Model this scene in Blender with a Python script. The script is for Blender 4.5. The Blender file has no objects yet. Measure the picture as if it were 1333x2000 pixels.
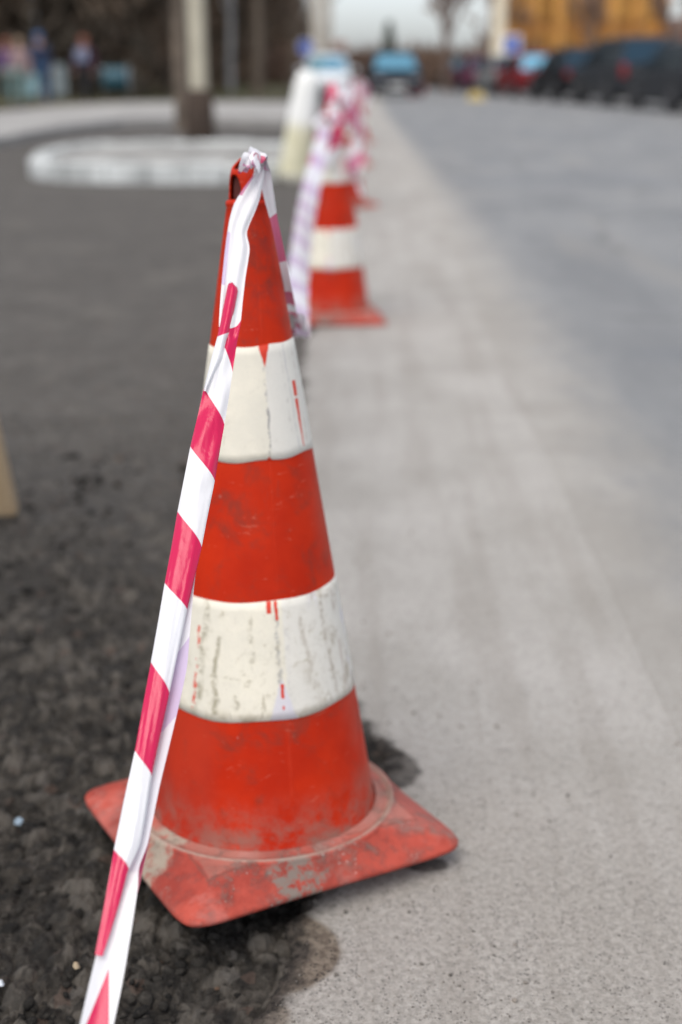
import bpy, math, random
import numpy as np
from mathutils import Vector, Matrix
random.seed(7); RNG = np.random.default_rng(11)
PI = math.pi
scene = bpy.context.scene
COL = scene.collection

# ------------------------------------------------------------------ camera frame
FPX = 2520.97; PITCH = 0.328759; YAW = -0.021959; CH = 0.82945
GZ = -0.016                     # top of the concrete strip
LZ = -0.036                     # level of the milled lot
_cp, _sp = math.cos(PITCH), math.sin(PITCH)
FW = Vector((math.sin(YAW)*_cp, math.cos(YAW)*_cp, -_sp))
RT = Vector((math.cos(YAW), -math.sin(YAW), 0.0))
UP = RT.cross(FW)
CAM = Vector((0, 0, CH))
def ray(px, py): return FW + RT*((px-666.5)/FPX) - UP*((py-1000)/FPX)
def at(px, py, d): return CAM + ray(px, py)*d
def G(px, py, z=GZ):
    r = ray(px, py); p = CAM + r*((z-CH)/r.z); return Vector((p.x, p.y, z))

# ------------------------------------------------------------------ tagging / objects
def tag(o, label=None, cat=None, group=None, kind=None):
    if label: o['label'] = label
    if cat: o['category'] = cat
    if group: o['group'] = group
    if kind: o['kind'] = kind
    return o
def empty(name, loc=(0,0,0), rz=0.0):
    o = bpy.data.objects.new(name, None); COL.objects.link(o)
    o.location = loc; o.rotation_euler = (0,0,rz); o.empty_display_size = .2
    return o
def link(name, me, mat, parent=None, smooth=False):
    o = bpy.data.objects.new(name, me); COL.objects.link(o)
    if mat is not None:
        for m in (mat if isinstance(mat,(list,tuple)) else [mat]): me.materials.append(m)
    if smooth: me.polygons.foreach_set('use_smooth', [True]*len(me.polygons))
    if parent: o.parent = parent
    return o
def mesh_np(name, v, f):
    """v (n,3), f (m,k) all same size"""
    v = np.asarray(v, np.float32); f = np.asarray(f, np.int32)
    me = bpy.data.meshes.new(name); k = f.shape[1]
    me.vertices.add(len(v)); me.vertices.foreach_set('co', v.ravel())
    me.loops.add(f.size); me.loops.foreach_set('vertex_index', f.ravel())
    me.polygons.add(len(f)); me.polygons.foreach_set('loop_start', np.arange(len(f), dtype=np.int32)*k)
    me.polygons.foreach_set('loop_total', np.full(len(f), k, np.int32))
    me.update(calc_edges=True); me.validate(); return me
def copy_tree(o, parent=None):
    c = o.copy(); COL.objects.link(c); c.parent = parent
    for ch in list(o.children): copy_tree(ch, c)
    return c
class MB:
    def __init__(s): s.v=[]; s.f=[]
    def add(s, vs, fs):
        n=len(s.v); s.v += [tuple(v) for v in vs]; s.f += [tuple(i+n for i in f) for f in fs]; return s
    def box(s, c, d, rz=0.0, bev=0.0):
        x,y,z = d[0]/2,d[1]/2,d[2]/2; cs,sn=math.cos(rz),math.sin(rz)
        if bev<=0:
            pts=[(sx*x,sy*y,sz*z) for sz in(-1,1) for sx,sy in((-1,-1),(1,-1),(1,1),(-1,1))]
            fs=[(3,2,1,0),(4,5,6,7),(0,1,5,4),(1,2,6,5),(2,3,7,6),(3,0,4,7)]
        else:
            b=bev; rings=[(z-b,-z,),]
            pts=[];
            prof=[(b,-z),(0,-z+b),(0,z-b),(b,z)]
            for ins,zz in prof:
                X,Y=x-ins,y-ins; c2=b*.8
                for sx,sy in((-1,-1),(1,-1),(1,1),(-1,1)):
                    a=(sx*(X-c2),sy*Y,zz); bb=(sx*X,sy*(Y-c2),zz)
                    pts += [bb,a] if sx*sy>0 else [a,bb]
            fs=[tuple(reversed(range(8))), tuple(range(24,32))]
            for r in range(3):
                for i in range(8):
                    j=(i+1)%8; fs.append((r*8+i,r*8+j,r*8+8+j,r*8+8+i))
        return s.add([(c[0]+p[0]*cs-p[1]*sn, c[1]+p[0]*sn+p[1]*cs, c[2]+p[2]) for p in pts], fs)
    def tube(s, pts, rad, n=10, cap=True):
        pts=[Vector(p) for p in pts]; base=len(s.v); vs=[]; fs=[]
        up0=None
        for i,p in enumerate(pts):
            t=(pts[min(i+1,len(pts)-1)]-pts[max(i-1,0)]).normalized()
            if up0 is None: up0 = t.orthogonal().normalized()
            a=(up0-t*up0.dot(t)).normalized(); up0=a; b=t.cross(a)
            r=rad[i] if isinstance(rad,(list,tuple)) else rad
            for k in range(n):
                th=2*PI*k/n; vs.append(p+(a*math.cos(th)+b*math.sin(th))*r)
        for i in range(len(pts)-1):
            for k in range(n):
                j=(k+1)%n; fs.append((i*n+k,i*n+j,i*n+n+j,i*n+n+k))
        if cap: fs += [tuple(reversed(range(n))), tuple(range(len(vs)-n,len(vs)))]
        return s.add(vs,fs)
    def lathe(s, prof, n=32, c=(0,0,0), axis='z', cap=True):
        vs=[];fs=[]
        for r,z in prof:
            for k in range(n):
                th=2*PI*k/n; a,b=r*math.cos(th),r*math.sin(th)
                vs.append((c[0]+a,c[1]+b,c[2]+z) if axis=='z' else ((c[0]+z,c[1]+a,c[2]+b) if axis=='x' else (c[0]+a,c[1]+z,c[2]-b)))
        for i in range(len(prof)-1):
            for k in range(n):
                j=(k+1)%n; fs.append((i*n+k,i*n+j,i*n+n+j,i*n+n+k))
        if cap: fs += [tuple(reversed(range(n))), tuple(range(len(vs)-n,len(vs)))]
        return s.add(vs,fs)
    def build(s, name, mat, parent=None, smooth=False):
        me=bpy.data.meshes.new(name); me.from_pydata(s.v,[],s.f); me.update()
        return link(name, me, mat, parent, smooth)

# ------------------------------------------------------------------ node helpers
class NT:
    def __init__(s, name):
        s.m=bpy.data.materials.new(name); s.m.use_nodes=True; s.t=s.m.node_tree; s.n=s.t.nodes
        s.b=s.n['Principled BSDF']; s.out=s.n['Material Output']
    def _in(s, sock, v):
        if v is None: return
        if isinstance(v, bpy.types.NodeSocket): s.t.links.new(v, sock)
        else:
            if hasattr(sock.default_value,'__len__') and len(sock.default_value)==4 and len(v)==3: v=(*v,1)
            sock.default_value=v
    def math(s, op, a, b=None, c=None, clamp=False):
        n=s.n.new('ShaderNodeMath'); n.operation=op; n.use_clamp=clamp
        for i,v in enumerate((a,b,c)): s._in(n.inputs[i], v)
        return n.outputs[0]
    def coord(s, kind='Object'):
        return s.n.new('ShaderNodeTexCoord').outputs[kind]
    def geo(s, kind='Position'): return s.n.new('ShaderNodeNewGeometry').outputs[kind]
    def attr(s, name, out='Fac'):
        n=s.n.new('ShaderNodeAttribute'); n.attribute_name=name; return n.outputs[out]
    def sep(s, v):
        n=s.n.new('ShaderNodeSeparateXYZ'); s._in(n.inputs[0],v); return n.outputs
    def comb(s, x,y,z=0.0):
        n=s.n.new('ShaderNodeCombineXYZ')
        for i,v in enumerate((x,y,z)): s._in(n.inputs[i],v)
        return n.outputs[0]
    def scale(s, v, sc):
        n=s.n.new('ShaderNodeMapping'); s._in(n.inputs['Vector'],v); n.inputs['Scale'].default_value=sc; return n.outputs[0]
    def noise(s, v, sc, det=4, rough=.55, dist=0.0):
        n=s.n.new('ShaderNodeTexNoise'); s._in(n.inputs['Vector'],v); n.inputs['Scale'].default_value=sc
        n.inputs['Detail'].default_value=det; n.inputs['Roughness'].default_value=rough; n.inputs['Distortion'].default_value=dist
        return n.outputs[0]
    def noisec(s, v, sc, det=4):
        n=s.n.new('ShaderNodeTexNoise'); s._in(n.inputs['Vector'],v); n.inputs['Scale'].default_value=sc
        n.inputs['Detail'].default_value=det; return n.outputs['Color']
    def vor(s, v, sc, feat='F1', out='Distance', rnd=1.0):
        n=s.n.new('ShaderNodeTexVoronoi'); s._in(n.inputs['Vector'],v); n.inputs['Scale'].default_value=sc; n.feature=feat
        n.inputs['Randomness'].default_value=rnd
        return n.outputs[out]
    def step(s, x, lo, hi, a=0.0, b=1.0):
        n=s.n.new('ShaderNodeMapRange'); n.interpolation_type='SMOOTHSTEP'
        s._in(n.inputs[0],x); s._in(n.inputs[1],lo); s._in(n.inputs[2],hi); n.inputs[3].default_value=a; n.inputs[4].default_value=b
        return n.outputs[0]
    def mix(s, f, a, b):
        n=s.n.new('ShaderNodeMix'); n.data_type='RGBA'; s._in(n.inputs['Factor'],f)
        s._in(n.inputs[6],a); s._in(n.inputs[7],b); return n.outputs[2]
    def bump(s, h, dist=.01, st=1.0, normal=None):
        n=s.n.new('ShaderNodeBump'); s._in(n.inputs['Height'],h); n.inputs['Distance'].default_value=dist; n.inputs['Strength'].default_value=st
        if normal: s._in(n.inputs['Normal'],normal)
        return n.outputs[0]
    def set(s, col=None, rough=None, metal=None, normal=None, spec=None, **kw):
        b=s.b.inputs
        s._in(b['Base Color'],col); s._in(b['Roughness'],rough); s._in(b['Metallic'],metal); s._in(b['Specular IOR Level'],spec)
        if normal: s._in(b['Normal'],normal)
        for k,v in kw.items(): s._in(b[k.replace('_',' ')],v)
        return s.m
def simple(name, col, rough=.6, metal=0.0, var=.12, sc=6.0, spec=None, bump=0.0, **kw):
    n=NT(name); v=n.coord('Object'); f=n.noise(v,sc,5,.6)
    lo=tuple(max(0,c*(1-var)) for c in col); hi=tuple(min(1,c*(1+var)) for c in col)
    c=n.mix(n.step(f,.3,.7),lo,hi)
    r=n.step(n.noise(v,sc*2.3,3),.3,.7,max(0,rough-.06),min(1,rough+.06))
    nm=n.bump(n.noise(v,sc*8,4),bump) if bump else None
    return n.set(c,r,metal,nm,spec,**kw)

# ------------------------------------------------------------------ traffic cone
CR, CK = 0.13257, 0.15778          # radius at z=0, taper
def crad(z): return CR-CK*z
T0 = math.radians(74-360)
def cone_uv(o, ring_ang, zlist):
    pass
def lathe_uv(name, prof, mat, parent, n=160, zfun=None, thick=None, keep=None):
    """prof: list of (r,z); open seam at T0; UV = (theta deg, z)"""
    vs=[];fs=[];uv=[]
    for i,(r,z) in enumerate(prof):
        for k in range(n+1):
            th=T0+2*PI*k/n; zz=z if zfun is None else zfun(th,z,i); rr=r if zfun is None else r-CK*(zz-z)
            vs.append((rr*math.cos(th),rr*math.sin(th),zz)); uv.append((math.degrees(th),zz))
    for i in range(len(prof)-1):
        for k in range(n):
            if keep and not keep(math.degrees(T0+2*PI*(k+.5)/n), (prof[i][1]+prof[i+1][1])/2): continue
            a=i*(n+1)+k; fs.append((a,a+1,a+n+2,a+n+1))
    me=bpy.data.meshes.new(name); me.from_pydata(vs,[],fs); me.update()
    ul=me.uv_layers.new(name='uv')
    for lp in me.loops: ul.data[lp.index].uv=uv[lp.vertex_index]
    return link(name, me, mat, parent, True)

def mat_cone_body():
    n=NT('orange_cone_plastic'); uv=n.coord('UV'); s=n.sep(uv); th,z=s[0],s[1]; ob=n.coord('Object')
    base=n.mix(n.step(n.noise(ob,9,4,.6),.35,.68),(.42,.016,.0012),(.53,.025,.002))
    # dark grime clouds
    g=n.step(n.noise(ob,24,7,.70,.4),.50,.70)
    base=n.mix(n.math('MULTIPLY',g,.62),base,(.17,.035,.022))
    g2=n.step(n.noise(n.scale(ob,(1,1,.35)),60,5,.7),.60,.75)
    base=n.mix(n.math('MULTIPLY',g2,.42),base,(.12,.05,.04))
    up_=n.math('MULTIPLY',n.math('MULTIPLY',n.step(z,.575,.60),n.step(n.math('ABSOLUTE',n.math('ADD',th,92.0)),34,14)),n.step(n.noise(n.scale(ob,(1,1,.55)),42,7,.75,.4),.42,.66))
    base=n.mix(n.math('MULTIPLY',up_,.62),base,(.15,.03,.025))
    # pale rubbed scuffs
    sc=n.math('MULTIPLY',n.step(n.noise(n.scale(ob,(1.0,1.6,3.2)),34,6,.62,1.2),.63,.72),.36)
    base=n.mix(sc,base,(.62,.20,.13))
    # small chips
    v=n.step(n.vor(ob,46),.10,.05); chip=n.math('MULTIPLY',v,n.step(n.noise(ob,12,2),.56,.62))
    base=n.mix(n.math('MULTIPLY',chip,.5),base,(.5,.33,.28))
    # moulding seam down the front, faint
    seam=n.step(n.math('ABSOLUTE',n.math('ADD',th,101.0)),1.6,.3)
    base=n.mix(n.math('MULTIPLY',n.math('MULTIPLY',seam,n.step(n.noise(ob,30,4),.4,.6)),.16),base,(.70,.07,.03))
    # right flank dulled, dusty foot
    dull=n.math('MULTIPLY',n.step(th,-72,-38),n.step(n.noise(ob,15,5),.30,.62))
    base=n.mix(n.math('MULTIPLY',dull,.45),base,(.42,.075,.045))
    foot=n.math('MULTIPLY',n.step(z,.105,.028),n.step(n.noise(ob,30,6,.7),.36,.62))
    base=n.mix(n.math('MULTIPLY',foot,.85),base,(.25,.14,.11))
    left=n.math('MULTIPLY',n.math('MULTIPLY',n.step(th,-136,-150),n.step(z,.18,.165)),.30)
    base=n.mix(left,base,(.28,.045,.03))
    h=n.math('ADD',n.math('MULTIPLY',n.noise(ob,30,5,.6),.6),n.math('MULTIPLY',seam,.12))
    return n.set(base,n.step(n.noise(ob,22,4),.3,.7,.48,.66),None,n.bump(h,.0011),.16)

def mat_band(which):
    n=NT('worn_reflective_sheet_'+which); uv=n.coord('UV'); s=n.sep(uv); th,z=s[0],s[1]; ob=n.coord('Object')
    wob=n.math('MULTIPLY',n.math('SUBTRACT',n.noise(ob,170,3,.6),.5),2.2)
    thw=n.math('ADD',th,wob)
    cream=(.80,.75,.62); grey=(.70,.675,.61)
    base=n.mix(n.step(n.noise(ob,14,4,.6),.35,.66),cream,(.72,.68,.57))
    base=n.mix(n.step(thw,-100.5,-99),base,n.mix(n.step(n.noise(ob,18,5),.3,.7),grey,(.74,.71,.64)))
    # fine honeycomb weave of the sheeting
    cell=n.vor(n.comb(n.math('MULTIPLY',th,.0021),z,0.0),430,'DISTANCE_TO_EDGE')
    base=n.mix(n.step(cell,.16,.04,0,.13),base,(.45,.43,.42))
    lil=n.math('MULTIPLY',n.step(n.noise(n.scale(ob,(1,1,.25)),42,3,.5),.63,.69),n.step(th,-84,-70))
    base=n.mix(n.math('MULTIPLY',lil,.8),base,(.60,.57,.68))
    # mossy cracks: thin vertical lines, broken up
    def vline(tc,slope,z0,z1,w,amt,colr,brk=.45,bsc=90):
        t=n.math('ADD',n.math('MULTIPLY',n.math('SUBTRACT',z,z0),slope),tc)
        wn=n.math('ADD',n.math('MULTIPLY',n.math('SUBTRACT',n.noise(ob,75,5,.75),.5),8.0),n.math('MULTIPLY',n.math('SUBTRACT',n.noise(ob,17,2,.5),.5),7.0))
        d=n.math('ABSOLUTE',n.math('ADD',n.math('SUBTRACT',th,t),wn))
        m=n.math('MULTIPLY',n.step(d,w*1.3,0.0),n.math('MULTIPLY',n.step(z,z0-.001,z0+.003),n.step(z,z1+.003,z1-.001)))
        return n.math('MULTIPLY',n.math('MULTIPLY',m,n.step(n.noise(ob,bsc,6,.78),brk,brk+.14)),amt*.85), colr
    def rect(t0,t1,z0,z1,rag=1.0,slope=0.0):
        w2=n.math('MULTIPLY',n.math('SUBTRACT',n.noise(ob,230,3,.7),.5),2.4*rag)
        t=n.math('ADD',n.math('SUBTRACT',th,n.math('MULTIPLY',n.math('SUBTRACT',z,z0),slope)),w2)
        a=n.math('MULTIPLY',n.step(t,t0-.3,t0+.3),n.step(t,t1+.3,t1-.3))
        return n.math('MULTIPLY',a,n.math('MULTIPLY',n.step(z,z0-.0006,z0+.0006),n.step(z,z1+.0006,z1-.0006)))
    OR=(.62,.035,.01); moss=(.22,.19,.11); dk=(.10,.095,.11)
    L=[(n.math('MULTIPLY',n.step(n.noise(ob,34,8,.8,.3),.54,.72),.38),(.46,.42,.34))]
    if which=='upper':
        L += [vline(-101.5,0,.449,.552,1.6,.75,(.30,.29,.31),.44), vline(-100.8,8,.45,.50,1.0,.9,dk,.40),
              vline(-146,10,.45,.56,2.0,.5,moss,.5), vline(-74,-30,.47,.56,2.0,.45,(.36,.33,.30),.45),
              vline(-50,-20,.45,.56,3.0,.55,(.40,.32,.28),.46), vline(-66,-40,.452,.565,1.4,.45,(.25,.24,.30),.40)]
        hw=n.math('MULTIPLY',n.math('SUBTRACT',z,.5405),320.0)
        tri=n.math('MULTIPLY',n.step(n.math('SUBTRACT',n.math('ABSOLUTE',n.math('ADD',thw,100.2)),hw),.6,-.6),n.step(z,.540,.5415))
        L += [(tri,OR)]
        tt=n.math('SUBTRACT',n.math('ADD',thw,58.8),n.math('MULTIPLY',n.math('SUBTRACT',z,.49),-10.0))
        wd=n.step(z,.456,.523,1.0,3.4)
        sl=n.math('MULTIPLY',n.step(n.math('SUBTRACT',n.math('ABSOLUTE',tt),wd),.4,-.4),n.math('MULTIPLY',n.step(z,.4545,.456),n.step(z,.5245,.5235)))
        gap=n.step(n.math('ABSOLUTE',n.math('SUBTRACT',z,.5065)),.0008,.0018)
        L += [(n.math('MULTIPLY',sl,gap),OR)]
        nk=n.step(n.math('ADD',n.math('ABSOLUTE',n.math('ADD',thw,102.0)),n.math('MULTIPLY',n.math('SUBTRACT',z,.4465),900.0)),4.0,3.0)
        L += [(nk,OR)]
    else:
        L += [vline(-143.5,-6,.178,.262,2.4,.85,moss,.40,70), vline(-155,0,.178,.30,3.2,.8,moss,.42,70),
              vline(-122,0,.215,.275,1.8,.65,moss,.46), vline(-131,0,.178,.205,1.6,.7,moss,.42),
              vline(-104.5,0,.205,.30,1.8,.8,(.26,.26,.27),.42), vline(-98,8,.18,.27,2.6,.45,(.42,.40,.38),.46),
              vline(-64,-30,.185,.29,2.6,.75,(.30,.24,.17),.42,60), vline(-52,10,.18,.30,3.0,.65,(.40,.30,.24),.42,60),
              vline(-80,-90,.20,.285,2.4,.6,(.33,.27,.20),.45,60)]
        # brown moss clouds over the right half, yellow-brown at the foot
        mc=n.math('MULTIPLY',n.step(n.noise(ob,38,7,.75,.6),.50,.68),n.step(th,-98,-66))
        L += [(n.math('MULTIPLY',mc,.85),(.31,.25,.17))]
        mh=n.math('MULTIPLY',n.step(n.noise(n.scale(ob,(1,1,2.2)),46,6,.7),.58,.66),n.step(n.math('ABSOLUTE',n.math('SUBTRACT',z,.225)),.024,.008))
        L += [(n.math('MULTIPLY',n.math('MULTIPLY',n.step(n.noise(n.scale(ob,(1,1,.10)),75,6,.7),.60,.66),n.step(n.noise(ob,30,5,.7),.45,.58)),.6),(.31,.27,.18)),(n.math('MULTIPLY',mh,.6),(.42,.38,.27)),(n.math('MULTIPLY',n.step(n.noise(ob,62,8,.82),.55,.68),.62),(.38,.33,.22)),(n.math('MULTIPLY',n.math('MULTIPLY',n.step(z,.190,.176),n.step(n.noise(ob,50,6,.7),.4,.6)),.5),(.38,.33,.22))]
        L += [(n.math('MULTIPLY',n.math('MULTIPLY',n.step(n.math('SUBTRACT',n.math('ABSOLUTE',n.math('ADD',thw,103.0)),n.math('MULTIPLY',n.math('SUBTRACT',.222,z),170.0)),1.0,-1.0),n.step(z,.224,.21)),.75),(.60,.58,.66)),
              (rect(-110.6,-107.2,.2885,.3015,.6),OR),(rect(-104.7,-102.6,.281,.3015,.8,-30),OR),
              (rect(-103.8,-101.9,.198,.2135,.8),OR),(rect(-103.4,-102.2,.186,.190,.6),OR),
              (n.math('MULTIPLY',rect(-161,-158.5,.18,.27,2.5),n.step(n.noise(ob,60,4,.7),.5,.56)),OR)]
    for m,c in L: base=n.mix(m,base,c)
    sm=n.math('MULTIPLY',n.math('MULTIPLY',n.step(n.noise(n.scale(ob,(1,1,.14)),58,5,.7,.3),.60,.68),n.step(n.noise(ob,26,5,.7),.44,.6)),.35)
    base=n.mix(sm,base,(.40,.37,.31))
    # grimy rim where the sheet meets the plastic
    return n.set(base,.5,None,n.bump(n.noise(ob,90,5),.0006),.4)

def mat_cone_base():
    n=NT('dusty_faded_red_rubber'); ob=n.coord('Object'); s=n.sep(ob)
    mx=n.math('MAXIMUM',n.math('ABSOLUTE',s[0]),n.math('ABSOLUTE',s[1]))
    base=n.mix(n.step(n.noise(ob,17,5,.62),.35,.62),(.27,.036,.024),(.43,.070,.046))
    base=n.mix(n.math('MULTIPLY',n.step(n.noise(ob,48,7,.75),.46,.64),.62),base,(.19,.055,.045))
    # the flat upper face holds pale dust
    top=n.step(n.math('ADD',mx,n.math('MULTIPLY',n.noise(ob,40,4),.010)),.1325,.1285)
    base=n.mix(n.math('MULTIPLY',n.math('MULTIPLY',top,n.step(n.noise(ob,14,6,.65),.25,.62)),.80),base,(.33,.135,.105))
    base=n.mix(n.math('MULTIPLY',n.step(n.noise(ob,10,5,.66,.4),.50,.60),.32),base,(.50,.21,.18))
    # caked grey mud
    mud=n.math('MULTIPLY',n.math('MULTIPLY',n.step(n.noise(ob,24,8,.76,.3),.50,.66),n.step(s[1],.0,-.05)),n.step(mx,.168,.145,.35,1.0))
    crs=n.math('MULTIPLY',n.step(n.math('ABSOLUTE',n.math('SUBTRACT',mx,.1275)),.0022,.0006),.55); base=n.mix(crs,base,(.18,.06,.045))
    base=n.mix(n.math('MULTIPLY',mud,.6),base,n.mix(n.noise(ob,60,4),(.17,.145,.12),(.33,.29,.25)))
    d1=n.math('SQRT',n.math('ADD',n.math('POWER',n.math('ADD',s[0],.04),2.0),n.math('POWER',n.math('ADD',s[1],.158),2.0)))
    d1=n.math('ADD',d1,n.math('MULTIPLY',n.math('SUBTRACT',n.noise(ob,55,5,.7),.5),.06))
    base=n.mix(n.math('MULTIPLY',n.math('MULTIPLY',n.step(d1,.034,.022),n.step(n.noise(ob,70,6,.75),.42,.54)),.9),base,(.19,.17,.145))
    d2=n.math('SQRT',n.math('ADD',n.math('POWER',n.math('ADD',s[0],.158),2.0),n.math('POWER',n.math('ADD',s[1],.03),2.0)))
    d2=n.math('ADD',d2,n.math('MULTIPLY',n.math('SUBTRACT',n.noise(ob,45,5,.7),.5),.06))
    base=n.mix(n.math('MULTIPLY',n.step(d2,.046,.030),n.step(n.noise(ob,60,6,.75),.38,.52,.3,.95)),base,(.33,.28,.22))
    # flange ring rubbed to grey
    rr=n.math('SQRT',n.math('ADD',n.math('POWER',s[0],2.0),n.math('POWER',s[1],2.0)))
    ringm=n.math('MULTIPLY',n.math('MULTIPLY',n.step(rr,.1496,.1486),n.step(rr,.1405,.1445,.2,1.0)),n.step(n.noise(ob,60,5,.6),.28,.46))
    base=n.mix(n.math('MULTIPLY',ringm,.75),base,(.36,.27,.22))
    spk=n.math('MULTIPLY',n.step(n.vor(ob,150),.18,.09),n.step(n.noise(ob,24,3),.52,.60))
    base=n.mix(n.math('MULTIPLY',spk,.7),base,(.55,.50,.45))
    h=n.math('ADD',n.noise(ob,80,6,.65),n.math('MULTIPLY',mud,.8))
    return n.set(base,.78,None,n.bump(h,.0015),.3)

M_body=mat_cone_body(); M_bu=mat_band('upper'); M_bl=mat_band('lower'); M_base=mat_cone_base()
M_scuff=simple('pale_scratched_rubber',(.55,.34,.31),.8)
M_inside=simple('shaded_cone_inside',(.07,.008,.004),.85)

def make_cone():
    root=empty('traffic_cone')
    # body: foot ring -> bands -> shoulder -> narrow neck
    prof=[]
    zs=[.033,.038,.042]+list(np.linspace(.05,.70,60))
    for z in zs: prof.append((crad(z)+(.0016 if z<.035 else 0),z))
    prof += [(crad(.704)+.0013,.7015),(crad(.704)+.0015,.704),(crad(.706)+.0006,.7065),(.0166,.7075)]
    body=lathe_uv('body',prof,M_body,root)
    # neck with an arched opening towards the open side
    def keep(t,z):
        c=((t+168+180)%360)-180
        return not (abs(c)<34*math.sqrt(max(0,1-((z-.7075)/.032)**2)) and z<.7395) if z>.7075 else True
    nz=np.linspace(.7075,.7480,19)
    neck=lathe_uv('neck',[(.0196-.07*(z-.7075)-(.002 if z>.746 else 0),z) for z in nz],M_body,root,n=120,keep=keep)
    for v_ in neck.data.vertices:
        if v_.co.z>.722:
            c_=math.cos(math.atan2(v_.co.y,v_.co.x)-math.radians(-165)); v_.co.z-= (v_.co.z-.722)*.42*max(0,c_)
            sh=1-.30*max(0,(v_.co.z-.728)/.02)**2; v_.co.x*=sh; v_.co.y*=sh
    md=neck.modifiers.new('t','SOLIDIFY'); md.thickness=.0022; md.offset=-1
    lin=MB().lathe([(.0150,.69),(.0140,.72),(.0125,.738)],40,cap=False).build('lining',M_inside,root,True)  # added inner tube, the hollow's shade painted as its dark colour
    # sheets of reflective film, 0.8 mm proud
    def zf(th,z,i): return z+.0032*math.cos(th-math.radians(-16))+.0010*math.sin(th*7+z*90)*(1 if i in(0,1) else .5)
    for nm,m,z0,z1 in (('upper',M_bu,.4465,.5623),('lower',M_bl,.1753,.3009)):
        pr=[(crad(z)+.0009,z) for z in np.linspace(z0,z1,14)]
        pr=[(crad(z0)-.0004,z0-.0004)]+pr+[(crad(z1)-.0004,z1+.0004)]
        b=lathe_uv('reflective_band',pr,m,root,zfun=zf)
        b['label']='upper white band, split seam with torn orange notches' if nm=='upper' else 'lower white band, mossy cracks and yellowed film'
    # base plate
    n=192; a=.17; mb=MB(); rings=[]
    def sq(ins,z,nn=13.0):
        out=[]
        for k in range(n):
            th=2*PI*k/n; c,s_=math.cos(th),math.sin(th)
            r=(a-ins)/(abs(c)**nn+abs(s_)**nn)**(1/nn); rr=min(r,(a-ins)*1.345)
            out.append((rr*c,rr*s_,z+.0012*math.sin(3*th+1)*(1 if ins<.03 else .5)))
        return out
    def cap_(pts):
        out=[]
        for x,y,z in pts:
            d=math.hypot(x,y); k_=max(1.0,.1515/d); out.append((x*k_,y*k_,z))
        return out
    def circ(r,z): return [(r*math.cos(2*PI*k/n),r*math.sin(2*PI*k/n),z) for k in range(n)]
    rings=[circ(.12,.004),sq(.006,.002),sq(.0006,.0035),sq(0,.0075),sq(.002,.0105),sq(.040,.0320,12),sq(.0425,.0336,11),sq(.046,.0342,10)]
    q1=sq(.046,.0342,10); c1=circ(.1530,.0350)
    
    q1=[ (x,y,z) for x,y,z in q1]
    rings[-3:]=[cap_(q_) for q_ in rings[-3:]]; rings += [circ(.1500,.0350)]
    # flange ring round the foot of the cone
    for r,z in ((.1492,.0362),(.1478,.0372),(.1464,.0372),(.1452,.0360),(.1440,.0345),(.1372,.0345),(.1334,.0360),(.1290,.0370)): rings.append(circ(r,z))
    vs=[];fs=[]
    for r in rings: vs+=r
    for i in range(len(rings)-1):
        for k in range(n):
            j=(k+1)%n; fs.append((i*n+k,i*n+j,i*n+n+j,i*n+n+k))
    mb.add(vs,fs); base=mb.build('base_plate',M_base,root,True)
    return root

cone=make_cone()
psi=.537117; up=Vector((-.0119255,.0689941,1)).normalized()
e1=Vector((math.cos(psi),math.sin(psi),0)); e1=(e1-up*e1.dot(up)).normalized(); e2=up.cross(e1)
O=Vector((-.11689,1.304765,0.0))
cone.matrix_world=Matrix(((e1.x,e2.x,up.x,O.x),(e1.y,e2.y,up.y,O.y),(e1.z,e2.z,up.z,O.z),(0,0,0,1)))
tag(cone,'scuffed orange and white cone in front, its whole base on the pavement edge','traffic cone','row of striped traffic cones')
def cone_pt(t,z,dr=0.0):
    r=crad(z)+dr; a=math.radians(t); return O+e1*(r*math.cos(a))+e2*(r*math.sin(a))+up*z
CONES=[(-.138,4.66,.3,(.012,-.006),'second cone from the camera, tape draped over its tip'),
       (-.165,8.75,.9,(-.01,.01),'third cone from the camera, peeking out behind the second'),
       (-.155,12.7,.1,(.0,.0),'fourth cone from the camera, only its side showing'),
       (-.150,16.9,.6,(.01,.0),'last small cone at the far end of the taped row')]
cone_tops=[O+up*.745]
cone.rotation_mode='QUATERNION'
for x,y,rz,tl,lab in CONES:
    c=copy_tree(cone); c.rotation_mode='XYZ'
    c.matrix_world=Matrix.Translation((x,y,GZ+.001)) @ Matrix.Rotation(tl[0],4,'Y') @ Matrix.Rotation(tl[1],4,'X') @ Matrix.Rotation(rz-.15,4,'Z') @ Matrix.Scale(1.07 if y<5 else 1.0,4)
    c['label']=lab
    cone_tops.append(c.matrix_world @ Vector((0,0,.745)))

# ------------------------------------------------------------------ barrier tape
def mat_tape():
    n=NT('striped_barrier_film'); ph=n.attr('phase'); bk=n.attr('back'); ob=n.coord('Object')
    t=n.math('FRACT',n.math('MULTIPLY',ph,.5))       # <.5 red
    e=.006
    m=n.math('MULTIPLY',n.step(t,-e,e),n.step(t,.5+e,.5-e))
    m=n.math('MAXIMUM',m,n.step(t,1-e,1+e))
    red=n.mix(bk,(.62,.006,.080),(.60,.50,.68)); wh=n.mix(bk,(.80,.80,.82),(.76,.75,.80))
    c=n.mix(m,wh,red)
    cr=n.noise(n.scale(ob,(1,1,.09)),70,3,.45,.2)
    nm=n.bump(cr,.0013)
    n.set(c,.22,None,nm,.55)
    tr=n.n.new('ShaderNodeBsdfTranslucent'); n._in(tr.inputs['Color'],c)
    ms=n.n.new('ShaderNodeMixShader'); ms.inputs[0].default_value=.22
    n.t.links.new(n.b.outputs[0],ms.inputs[1]); n.t.links.new(tr.outputs[0],ms.inputs[2]); n.t.links.new(ms.outputs[0],n.out.inputs[0])
    return n.m
M_tape=mat_tape()
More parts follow.
